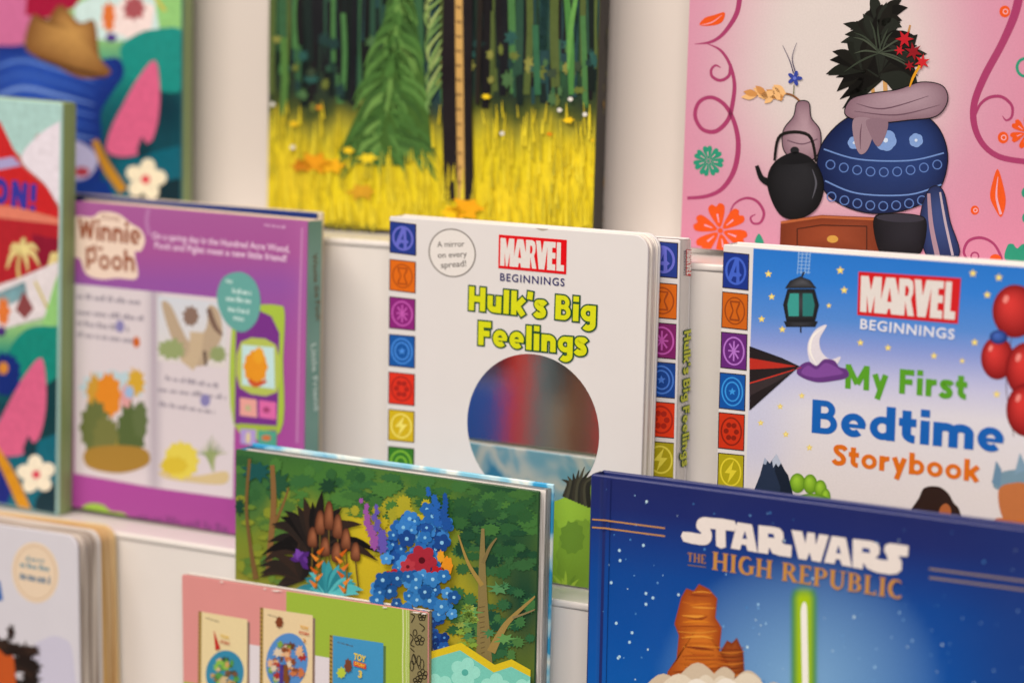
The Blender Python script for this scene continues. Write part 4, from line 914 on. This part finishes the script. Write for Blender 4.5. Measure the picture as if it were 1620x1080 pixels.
A.line([(778,1030),(796,995),(812,975),(848,942)], [14,10,7,3], '#a08850', True, 72); A.line([(812,976),(830,970),(850,962)], [4,3,2], '#8c7c58', True, 73)
for k in range(10): A.line([(758+k*.5,960+k*8),(768,958+k*8)], 1.2, '#6c5c3c', False, 74)
for (x, y, r) in ((790,930,15),(800,925,9),(775,1000,11),(745,968,16),(735,985,12),(800,1010,14),(742,1005,12)): A.leafy(x, y, r, r*.6, R.choice(('#6a9c5c','#7cac6c','#4c8458','#5c9060')), 7, .45, 75)
for k in range(16): A.leafy(R.uniform(722,752), R.uniform(955,1020), 8, 5, R.choice(('#8aa848','#74984c','#a0b058')), 7, .3, 76)
# mossy stump with leaves and trumpet flowers; blue flowering bush
BKL = ('#1c1a1a','#262120','#302824','#171516','#3a2c26')
A.leaves(500, 880, 26, 190, 350, 60, 108, 15, BKL, 80, .25, 3); A.leaves(480, 915, 14, 170, 300, 40, 80, 13, BKL, 80, .2, 4)
for k, (x, y, h_) in enumerate(((508,842,34),(522,834,40),(536,848,34),(496,862,28),(549,866,30),(516,876,26),(534,886,28),(564,884,26))):
    A.line([(x+(510-x)*-.1, 935), (x, y)], 2.2, '#6c5a2c', False, 108); A.shaded([(x-6.5,y),(x-7.5,y-h_*.5),(x-3,y-h_),(x+4,y-h_),(x+7.5,y-h_*.45),(x+6,y+2)], '#a4694a', '#5c3423', (x+2,y-h_*.6), 109)
A.leaves(478, 884, 9, 180, 420, 10, 20, 9, ('#6a3a94','#7c4cac','#552c7c'), 112, .0, 5)
A.leaves(524, 942, 22, 195, 345, 36, 66, 13, ('#3f9ca4','#4aa8b0','#2f8490','#5cb8bc','#37909c'), 114, .15, 6)
for (x0, y0, x1, y1) in ((502,930,506,868),(548,938,540,870)):
    A.line([(x0,y0),(x0+3,(y0+y1)/2),(x1,y1)], [4,3,2], '#7a6a2c', True, 138)
    for k in range(6): A.line([(x0+(x1-x0)*k/6, y0+(y1-y0)*k/6-4), (x0+(x1-x0)*k/6+(10 if k % 2 else -10), y0+(y1-y0)*k/6-14)], [7,1.5], ('#d87c2c','#e08c34','#c8641f')[k % 3], False, 139+k)
for k in range(54):
    a = R.uniform(0, 2*PI); d = math.sqrt(R.random()); x = 665+56*d*math.cos(a); y = 858+56*d*math.sin(a)
    A.flower(x, y, R.uniform(9,15), R.choice(('#2c6ab0','#3f84c8','#2458a0','#4a94d4','#2f74b8','#1f4c90')), '#8cc4e8', 5, 110+(k*3) % 150, R.uniform(0,72), .7)
for (x0, y0, x1, y1, c) in ((700,825,684,772,'#2c68b4'),(708,830,712,782,'#2458a0'),(600,860,578,790,'#9c5aa4'),(612,866,596,800,'#6a5cb0')):
    for k in range(9):
        t = k/8; A.leafy(x0+(x1-x0)*t+R.uniform(-4,4), y0+(y1-y0)*t, 9*(1-.6*t), 8*(1-.4*t), c, 7, .25, 268+k)
A.flower(672,884,24,'#a83040','#5a1420',6,280,10,.6); A.flower(650,894,13,'#b8404c','#6c1c28',6,288,30,.6); A.flower(626,912,15,'#b8242c','#5c141c',5,288,0,.7); A.flower(697,905,13,'#b8242c','#5c141c',5,296,30,.7)
A.leafy(712,893,9,16,'#e09428',8,.15,300); A.leafy(702,878,6,10,'#e0a02c',8,.15,301)
for k in range(40):
    x = R.uniform(598,728); y = R.uniform(905,975)
    A.flower(x, y, R.uniform(9,14), R.choice(('#2f74b4','#3a80be','#4a90cc','#2864a4','#235a98','#3478b8')), '#9ccbe8', 5, 302+k*2, R.uniform(0,72), .72)
for k in range(14): A.flower(R.uniform(678,708), R.uniform(975,1030), R.uniform(8,12), R.choice(('#1f4c94','#2860a8','#183c7c')), '#5c94cc', 5, 302+k, R.uniform(0,72), .75)
# zigzag border and hibiscus print below it
zz = [(640,1062),(690,1032),(735,1019),(788,1054),(815,1045),(860,1064)]
A.poly([(360,1130)]+[(372,1060),(520,1050)]+[(x,y+3) for x,y in zz]+[(860,1400),(360,1400)], '#7cc8b8', 395); A.line(zz, 11, '#d8c02c', False, 396)
for k, (x, y) in enumerate(((742,1060),(700,1085),(790,1085),(840,1092))): A.flower(x, y, 24, '#9cdccc', '#5cb0a4', 5, 398, 30*k, .7)
A.build('cover_artwork', INK_GLOSS)

# thin card-covered storybook, seen from behind, with a gold foil spine
b = Book('storybook', (287.5,907.5), (678,968), -.0085, FLOOR_LOW, T=.0065)
tag(b.root, 'thin storybook with pink and green squares, pictured covers and a gold patterned spine', 'book')
PINK = stock('pink_card', '#d99490', 0.45, 0.05); hardback(b, PINK, stock('card_white', '#e6ddd4'), pages('thin_edges', '#e6dcd2', '#c4b8ac', 2600), 'right', stock('foil_edge', '#9a8a60', .35), board=.0012, inset=.0008, bev=.0004, rc=.002)
A = Art(b, margin=.0005); p = crop(270, 880, 3.767); GN = '#9fb845'
A.poly([(453,932),(640,958),(640,1400),(453,1400)], GN, 2); A.poly([(393,1018),(522,1040),(522,1400),(393,1400)], '#dcd4d8', 3); A.poly([(280,1075),(392,1095),(392,1400),(280,1400)], GN, 3); A.poly([(522,1100),(640,1120),(640,1400),(522,1400)], '#d99490', 3)
A.poly([(636,950),(649,952),(649,1400),(636,1400)], '#a8be58', 4)
for k, (x, w_) in enumerate(((637.5,1.6),(643,.9),(646,.6))): A.line([(x,962),(x+.6,1000),(x-.4,1040),(x,1085)], w_, '#d8dcb0', True, 5+k)
A.poly([(648,963),(679,968),(679,1400),(648,1400)], '#8f8560', 8)
def mini(q, face, oval, c, seed):
    m = quad_map(q); e = q[1][0]-q[0][0]; r = random.Random(seed)
    A.poly([m(.03,.02), m(1.05,.03), m(1.05,1.02), m(.03,1.02)], '#8c7468' if seed != 3 else '#5c7a50', 9)
    A.poly([m(0,0), m(1,0), m(1,1), m(0,1)], face, 10); A.poly([m(-.035,0), m(.03,0), m(.03,1), m(-.035,1)], '#a88c4c', 11)
    for k in range(20): A.poly([m(-.03,k/20), m(.02,k/20+.01), m(.02,k/20+.025), m(-.03,k/20+.02)], '#6c5428', 12)
    words(A, m(.12,.075), m(.42,.10), 2.2, '#5c5448', 3, 13, seed)
    return m
def posy(m, cx, cy, rx, ry, cols, seed, lv):
    r = random.Random(seed); c = m(cx, cy); e = m(1,0)[0]-m(0,0)[0]
    for k in range(46):
        a = r.uniform(0, 2*PI); d = math.sqrt(r.random()); A.leafy(c[0]+rx*e*d*math.cos(a), c[1]+ry*e*d*math.sin(a), e*r.uniform(.04,.1), e*r.uniform(.04,.09), r.choice(cols), 7, .3, lv+k)
q = [(317,966.5),(391.5,979),(391,1105),(316,1092)]; m = mini(q, '#e2d0a4', 1, 1, 1)
c = m(.53,.72); A.ell(c[0], c[1], 30, 36, '#3c8cac', 8, 30, 16); posy(m, .53, .76, .27, .36, ('#5c9a4c','#4a5c3a','#7a5a44','#c8a468','#3c4c3c','#8cbc54','#d0b890'), 1, 18)
A.poly([m(.30,.20), m(.44,.42), m(.34,.45)], '#c0302c', 66); A.text('TOY', m(.44,.275), m(.63,.29), 5, '#d8b43c', .03, 70); A.text('STORY', m(.44,.345), m(.64,.36), 4.6, '#b84a34', .03, 70)
q = [(414.5,960.5),(495,972.5),(494,1110),(413.5,1098)]; m = mini(q, '#e2cca4', 1, 1, 2)
c = m(.50,.58); A.ell(c[0], c[1], 33, 46, '#5c90c8', 8, 30, 16); posy(m, .5, .60, .36, .42, ('#8c5034','#c87a4c','#4c84c0','#d8c8b0','#a83a34','#6c4630','#84a848','#e0b48c'), 2, 18)
A.leafy(443,983,6,9,'#84482c',8,.2,66); A.line([(452,1050),(456,1090)], 7, '#84542c', False, 67); A.line([(447,1050),(445,1090)], 6, '#54408c', False, 67); A.text('TOY', m(.76,.165), m(.93,.175), 5, '#d8a43c', .03, 70); A.text('STORY', m(.74,.23), m(.95,.24), 4.6, '#c04a34', .03, 70); A.text('2', m(.82,.32), m(.88,.32), 6, '#c88a34', .03, 70)
q = [(524.5,1004),(606.5,1016.5),(606,1150),(523.5,1138)]; m = mini(q, '#4a98c4', 1, 1, 3)
posy(m, .52, .78, .42, .26, ('#8c5a3c','#e0c83c','#d88ca0','#5c9a54','#6c4a8c','#e8d8c0','#b04034','#d0a070','#3c6ca0'), 3, 18)
A.leafy(552,1052,6,12,'#7c4a34',8,.2,66); A.leafy(541,1063,7,9,'#b8c848',8,.2,66); A.text('TOY', m(.44,.235), m(.67,.255), 10, '#e6c83c', .04, 70); A.poly([m(.44,.255), m(.68,.275), m(.68,.335), m(.44,.315)], '#d04a2c', 68); A.text('STORY', m(.46,.30), m(.66,.32), 5, '#e8c850', .03, 70); A.text('3', m(.53,.44), m(.60,.445), 11, '#e6c83c', .04, 70)
BK = '#1f1a14'
for (x, y, r) in ((664,1012,8),(669,1066,8),(661,1076,7),(668,975,6)): 
    for k in range(5):
        a = math.radians(72*k-90); A.ring(x+r*.6*math.cos(a), y+r*.6*math.sin(a), r*.4, r*.42, 1.3, BK, 20+k, 14)
    A.ring(x, y, r*.22, r*.22, 1.2, BK, 27, 10)
A.line([(649,1002),(654,1008),(650,1018),(656,1022)], 1.4, BK, True, 28); A.line([(650,970),(656,974),(651,984)], 1.4, BK, True, 28); A.line([(654,1033),(659,1046),(664,1058)], 1.2, BK, True, 28)
for k, (x, y, a) in enumerate(((655,1042,60),(663,1044,120),(652,1052,40),(668,1050,130),(657,1000,80))):
    c_, s_ = math.cos(math.radians(a)), math.sin(math.radians(a)); A.ring(x, y, 3, 8 if k < 4 else 5, 1.2, BK, 30+k, 16)
A.line([(664,985),(672,992),(668,998)], 1.3, BK, True, 36); A.line([(650,1024),(656,1030)], 1.3, BK, True, 36)
R = random.Random(2)
for (x, y, w_) in ((352,918,3),(420,929,2),(440,932,10),(610,958,4),(660,966,8),(672,968,5)): A.leafy(x, y+1.5, w_, 1.6, '#e9dfd6', 8, .35, 60)
A.build('cover_artwork', INK_SATIN)
# night-sky hardback
b = Book('picture_book', (934,749), (1665,842.5), 0.0, FLOOR_LOW, T=.016)
tag(b.root, 'dark blue night-sky hardback with white block title and green light beam', 'book')
NIGHT = stock('night_blue_cover', '#23306e', 0.36, 0.05); hardback(b, NIGHT, NIGHT, PAGES, 'left', NIGHT, board=.003, bev=.0014, rc=.002)
def night(x, y):
    yy = y - (x-940)*.125
    c = ramp([(740,'#242c66'),(800,'#223070'),(850,'#1a4088'),(900,'#0f4c98'),(1000,'#0c55a4'),(1100,'#0e60ae')], yy)
    c = mixc(c, '#86b0d4', .95*max(0, 1-math.hypot((x-1265)/230, (y-1090)/215))**.8)
    return mixc(c, '#1c3474', .5*sstep(1450,1620,x))
A = Art(b, margin=.0015)
xj = b.uv(966, 800)[0]; xg = b.uv(948, 800)[0]
A.cover(60, 60, night, 0, (xj, .0015, b.W-.0015, b.H-.0015)); A.lv = 2
R = random.Random(8)
for k in range(150):
    x = R.uniform(950, 1620); y = 760+(x-940)*.125+R.uniform(6,330); r = R.choice((.7,.9,1.1,1.5,2.0)); A.ell(x, y, r, r*1.15, R.choice(('#9cc4e4','#c4dcec','#6c9ccc','#4c84bc')), 0, 8, 3)
for (x, y) in ((980,870),(981,886),(1018,862),(1022,955),(1022,938),(975,985),(996,1015),(980,1038),(978,1040),(1000,1000),(1033,945),(962,893),(967,921)): A.ell(x, y, 2.2, 2.5, '#b4d4ec', 0, 10, 4)
G = '#c49252'
for dy in (0, 12.5): A.line([(968,824+dy),(1052,835+dy)], 2.2, G, False, 6)
for dy in (0, 14): A.line([(1470,899+dy),(1640,921+dy)], 3.4, '#8c7c74', False, 6)
def beamglow(x, y):                                          # the printed green beam fades into the night print
    d = math.hypot(max(0, abs(x-1272)-3)/22, max(0, 945-y)/22); return mixc('#a8c414', mixc('#4c8c50', night(x, y), sstep(.55,1.0,d)), sstep(.1,.75,d))
A.grid([(1246,918),(1299,918),(1299,1750),(1246,1750)], 22, 90, beamglow, 7)
A.poly([(1267,968),(1268,959),(1270,953),(1272.5,951),(1275,953),(1276.5,959),(1277,968),(1277,1750),(1267,1750)], '#ece8e0', 8)
# a rust-red butte with weathered bands above pale dunes
A.shaded([(1046,1200),(1056,1062),(1070,1046),(1074,1004),(1067,986),(1078,944),(1086,930),(1098,934),(1106,923),(1122,931),(1135,946),(1132,976),(1142,992),(1138,1030),(1154,1050),(1166,1200)], '#d07a2a', '#9a441a', (1108,985), 12, False)
for k in range(30):
    y = 936+k*5.2+R.uniform(-2,2); hw = 24+ (10 if y > 985 else 0) + max(0,(y-1030))*.3; cx = 1106+R.uniform(-4,4)
    A.line([(cx-hw*R.uniform(.5,1),y+R.uniform(-2,2)),(cx,y+R.uniform(-2,3)),(cx+hw*R.uniform(.5,1),y+R.uniform(-2,4))], [.8,R.uniform(1.5,4.5),.8], R.choice(('#94441c','#d88428','#e0983c','#a85020','#c06a24','#8a3c1a','#b05a22')), True, 14+k)
A.shaded([(1128,1200),(1134,1040),(1150,1012),(1158,1016),(1166,1008),(1176,1030),(1186,1200)], '#b4642a', '#80381a', (1156,1040), 11, False)
for k in range(12): A.line([(1136,1024+k*6),(1158,1026+k*6),(1178,1023+k*6)], [.6,2.4,.6], ('#94441c','#c87a30','#7c3818')[k % 3], True, 50)
def cloud(x0, x1, y, amp, col, lv, sd):
    r = random.Random(sd); pts = [(x0, 1750)]; x = x0
    while x < x1:
        st = r.uniform(22, 62); t = (x-x0)/(x1-x0); yy = y - amp*math.sin(min(1, t)*PI)
        for a in range(7): pts.append((x+st*a/6, yy - st*.34*math.sin(PI*a/6) + (0 if a < 6 else 0)))
        x += st
    pts.append((x, 1750)); A.poly(pts, col, lv)
cloud(995, 1215, 1096, 34, '#cdbba4', 64, 1); cloud(985, 1225, 1110, 36, '#ddd0bc', 65, 2); cloud(968, 1245, 1122, 36, '#e8dfd2', 66, 3)
A.build('cover_artwork', INK_SATIN)
# hinge: the dip in the cloth next to the spine, printed with the same sky and rules
bm = bmesh.new(); cl = bm.loops.layers.float_color.new('Col')
prof = [(xg+(xj-xg)*t, -.00006+.0011*math.exp(-((t-.45)/.2)**2)-.0005*math.exp(-((t-.05)/.25)**2)) for t in [i/14 for i in range(15)]]
plate_us = [(.0016, -.00006)] + prof
NY = 60; rows = []
for j in range(NY+1):
    v = .0015+(b.H-.003)*j/NY; rows.append([bm.verts.new((u, y-.0006, v)) for u, y in plate_us])
for j in range(NY):
    for i in range(len(plate_us)-1):
        f = bm.faces.new((rows[j][i], rows[j][i+1], rows[j+1][i+1], rows[j+1][i]))
        for l in f.loops: l[cl] = (*ink(night(*b.px(l.vert.co.x, l.vert.co.z))), 1)
hinge = mesh_obj('hinge', bm, INK_SATIN, b.root, True)
A = Art(b, -.0011)
for dy in (0, 12.5): A.line([(937,821+dy),(950,822+dy),(958,822.5+dy),(969,824.3+dy)], 2.2, G, True, 6)
A.build('gilt_rule', INK_SATIN)
# title in its block letters
A = Art(b); p = crop(1070, 800, 4.263); WT = '#e2d8d2'; L = 20
A.smooth(p((45,172),(150,186),(165,186),(168,178),(140,150),(136,120),(150,88),(185,74),(230,78),(395,100),(392,170),(330,162),(335,276),(270,268),(268,155),(228,148),(240,180),(238,225),(215,255),(170,262),(48,236)), WT, L, 2)
A.poly(p((45,172),(158,186),(158,262),(48,238)), WT, L+1); A.poly(p((215,76),(396,100),(392,168),(215,150)), WT, L+2); A.poly(p((270,120),(332,130),(335,277),(270,268)), WT, L+3)
A.poly(p((412,108),(512,124),(548,312),(482,300),(472,262),(440,258),(432,294),(368,284)), WT, L+4); A.poly(p((464,166),(480,222),(446,218)), '#20387a', L+5)
A.poly(p((556,128),(660,140),(700,150),(722,178),(725,215),(712,240),(730,256),(780,264),(776,344),(700,334),(650,318),(626,275),(620,322),(552,312)), WT, L+6); A.poly(p((620,182),(658,188),(664,215),(620,210)), '#203a7e', L+7)
A.poly(p((778,160),(850,170),(872,250),(885,176),(935,182),(942,262),(965,188),(1030,198),(975,378),(915,366),(900,310),(880,362),(826,354)), WT, L+8)
A.poly(p((1050,200),(1145,214),(1185,410),(1118,398),(1106,360),(1078,355),(1068,388),(998,378)), WT, L+9); A.poly(p((1096,262),(1112,320),(1078,316)), '#1c3c80', L+10)
A.poly(p((1192,220),(1320,236),(1360,252),(1375,285),(1370,325),(1345,348),(1380,360),(1430,365),(1420,330),(1402,300),(1410,262),(1440,250),(1480,254),(1568,268),(1562,340),(1500,336),(1522,375),(1520,430),(1490,455),(1440,460),(1350,446),(1290,420),(1262,380),(1258,424),(1190,412)), WT, L+11); A.poly(p((1256,280),(1304,286),(1308,316),(1256,310)), '#1c3e84', L+12)
A.build('title_lettering', INK_SATIN)
A = Art(b)
def serif(ch):
    """capital with thick and thin strokes; box height 1"""
    B, N = .20, .09; s = lambda x, y, w_: [(x-w_, y), (x+w_, y)]
    D = {'H': (.86, [([(.16,0),(.16,1)],B), ([(.70,0),(.70,1)],B), ([(.16,.5),(.70,.5)],N)], [(.16,0),(.16,1),(.70,0),(.70,1)]),
     'I': (.36, [([(.18,0),(.18,1)],B)], [(.18,0),(.18,1)]),
     'G': (.84, [(arc(.44,.5,.34,.46,50,318,20),[.07]*2+[.10]*3+[.2]*10+[.12]*6), ([(.70,.08),(.70,.46)],B)], [(.70,.46)]),
     'R': (.80, [([(.16,0),(.16,1)],B), ([(.16,.96),(.36,.96)]+arc(.36,.74,.22,.22,90,-90,10)+[(.16,.52)],[.08]*3+[.1,.15,.2,.2,.2,.15,.1]+[.08]*3), ([(.38,.5),(.70,.02)],.2)], [(.16,0),(.16,1),(.72,0)]),
     'E': (.66, [([(.16,0),(.16,1)],B), ([(.16,.96),(.58,.96)],N), ([(.16,.5),(.48,.5)],N), ([(.16,.04),(.62,.04)],N), ([(.57,.80),(.57,1.0)],.07), ([(.60,0),(.60,.2)],.07)], [(.16,0),(.16,1)]),
     'P': (.72, [([(.16,0),(.16,1)],B), ([(.16,.96),(.36,.96)]+arc(.36,.72,.24,.24,90,-90,10)+[(.16,.48)],[.08]*3+[.1,.15,.2,.2,.2,.15,.1]+[.08]*3)], [(.16,0),(.16,1)]),
     'U': (.84, [([(.16,1),(.16,.36)]+arc(.42,.34,.26,.30,180,360,14)+[(.68,1)],[.2]*5+[.16]*5+[.09]*7)], [(.16,1),(.68,1)]),
     'B': (.74, [([(.16,0),(.16,1)],B), ([(.16,.96),(.34,.96)]+arc(.34,.74,.20,.22,90,-90,10)+[(.16,.52)],[.08]*3+[.1,.15,.2,.2,.2,.15,.1]+[.08]*3), ([(.16,.52),(.36,.52)]+arc(.36,.28,.24,.24,90,-90,10)+[(.16,.04)],[.08]*3+[.1,.15,.2,.2,.2,.15,.1]+[.08]*3)], [(.16,0),(.16,1)]),
     'L': (.64, [([(.16,0),(.16,1)],B), ([(.16,.04),(.60,.04)],N), ([(.58,0),(.58,.22)],.07)], [(.16,0),(.16,1)]),
     'C': (.80, [(arc(.44,.5,.34,.46,50,312,20),[.07]*2+[.10]*3+[.2]*10+[.12]*6)], []),
     'T': (.72, [([(.36,0),(.36,1)],B), ([(.04,.96),(.68,.96)],N), ([(.06,.78),(.06,1)],.07), ([(.66,.78),(.66,1)],.07)], [(.36,0)])}
    return D[ch]
def serif_text(A, s, p0, p1, h, col, lv, gap=.10):
    x = 0; items = []
    for ch in s:
        if ch == ' ': x += .42; continue
        wd, st, fe = serif(ch)
        for q, w_ in st: items.append(([(a+x, c) for a, c in q], w_))
        for (fx, fy) in fe: items.append(([(fx+x-.16, fy-.03 if fy > .9 else fy+.03), (fx+x+.16, fy-.03 if fy > .9 else fy+.03)], .06))
        x += wd+gap
    a, c, hh = A._basis(p0, p1, h); d = c-a; k = d.length/(x-gap); d.normalize(); up = Vector((-d.y, d.x))
    for q, w_ in items:
        lv += 1; Lf, Rt = ribbon(q, w_); tr = lambda g: tuple(a + d*(g[0]*k) + up*(g[1]*hh)); A._strip([tr(g) for g in Lf], [tr(g) for g in Rt], ink(col), lv)
serif_text(A, 'THE', (1087.5,887), (1117,891), 14, '#a87848', 10); A.line([(1088,893),(1117,896.5)], 1.4, '#8c6c50', False, 9)
serif_text(A, 'HIGH REPUBLIC', (1126.5,900), (1430,947), 29, '#c08c4a', 10)
A.build('subtitle_lettering', INK_SATIN)

# pale board book at the left edge with a gilt one behind it
b = Book('board_book', (-262,783), (160,838), .012, FLOOR_LOW, T=.016)
tag(b.root, 'honey-edged board book standing behind the pale grey board book', 'book')
HONEY = stock('honey_board', '#d0a868', 0.5, 0.12); board_book(b, HONEY, stock('honey_back', '#d8bc8c', .5), .010, 6, pages('honey_edges', '#d8bc90', '#b88a4c', 600), seed=3)
b = Book('board_book', (-262,789), (122,848), -.012, FLOOR_LOW, T=.023)
tag(b.root, 'pale grey board book with a cream round badge and splayed thick pages', 'book')
PALE = stock('pale_grey_card', '#d4d0d6', 0.4, 0.04); board_book(b, PALE, stock('pale_back', '#cfc8c4', .45), .009, 5, pages('greyed_edges', '#d8ccc0', '#8c7c70', 420), .0003, 12)
A = Art(b, margin=.001); p = crop(0, 800, 3.856)
A.ell(56,905,37,48,'#e2cdb4',0,34,4,.10); A.ring(56,905,32,42,1.4,'#c8ac90',5,36,.10)
words(A, (32,896), (81,904), 9, '#7c9aa4', 2.5, 8, 3)
words(A, (41,886), (70,890), 8, '#7c9aa4', 2, 8, 4); words(A, (32,915), (80,924), 13, '#5c7c94', 3, 8, 5)
A.poly([(-20,920),(0,918),(5,948),(-20,956)], '#2868b0', 5); A.smooth([(50,1040),(70,1010),(98,1008),(116,1040),(120,1200),(50,1200)], '#c8c4d4', 3)
R = random.Random(4)
for k in range(30): A.leafy(R.uniform(-12,52), R.uniform(1015,1085), R.uniform(8,18), R.uniform(8,16), R.choice(('#241814','#2e1e18','#3a2820')), 9, .35, 10+k)
A.leafy(18,1000,7,14,'#33221c',7,.3,42); A.smooth([(-20,1030),(10,1036),(24,1052),(26,1200),(-20,1200)], '#c05a24', 44)
A.build('cover_artwork', INK_MATT)

# ------------------------------------------------------------------ what the little mirror sees: a bookcase across the aisle
case = link(bpy.data.objects.new('bookcase', None)); case.location = (-1.08, -2.02, 0.0)
tag(case, 'wooden bookcase across the aisle, seen only as a blur in the round mirror', 'bookcase')
WOOD = stock('brown_wood', '#5c4434', 0.5, 0.2, 5)
def case_part(name, x0, x1, y0, y1, z0, z1):
    bm = bmesh.new(); slab(bm, box_outline(x0, z0, x1, z1), y0, y1, .002, 2); mesh_obj(name, bm, WOOD, case)
for x in (-.45, .43): case_part('side_panel', x, x+.02, -.28, 0, 0.0, 1.40)
for z in (.06, .44, .76, 1.12): case_part('shelf', -.428, .428, -.262, -.002, z, z+.02)
case_part('back_panel', -.428, .428, -.279, -.264, 0.0, 1.40)
SPINES = [(-.36,.05,.26,'#6c6258','stone grey'),(-.30,.06,.29,'#7a3a2c','rust'),(-.235,.06,.28,'#3c5a74','steel blue'),(-.17,.118,.225,'#2c5cac','blue'),(-.050,.042,.30,'#dc3c2e','red'),(-.007,.046,.285,'#6c8284','slate'),(.040,.022,.20,'#a8947a','tan'),(.063,.050,.262,'#7c5238','brown'),(.114,.012,.30,'#5c7478','teal grey'),(.127,.06,.30,'#d43030','crimson'),(.19,.05,.28,'#8a6e4a','ochre')]
for (x, w_, h_, c, nm) in SPINES:
    r = link(bpy.data.objects.new('shelf_book', None)); r.location = (-1.08+x, -2.03, 0.7803)
    tag(r, 'upright %s book on the bookcase, a blur in the round mirror' % nm, 'book', 'books on the bookcase across the aisle')
    mt = stock(nm.replace(' ', '_') + '_cloth', c, .6, .2, 12)
    for part, x0, x1, y0, y1, z0, z1, mm in (('cover', 0, .003, -.18, -.003, 0, h_, mt), ('cover', w_-.003, w_, -.18, -.003, 0, h_, mt), ('spine', 0, w_, -.0028, 0, 0, h_, mt), ('page_block', .0032, w_-.0032, -.176, -.0032, .003, h_-.004, PAGES)):
        bm = bmesh.new(); slab(bm, box_outline(x0, z0, x1, z1), y0, y1, .0005, 1); mesh_obj(part, bm, mm, r)
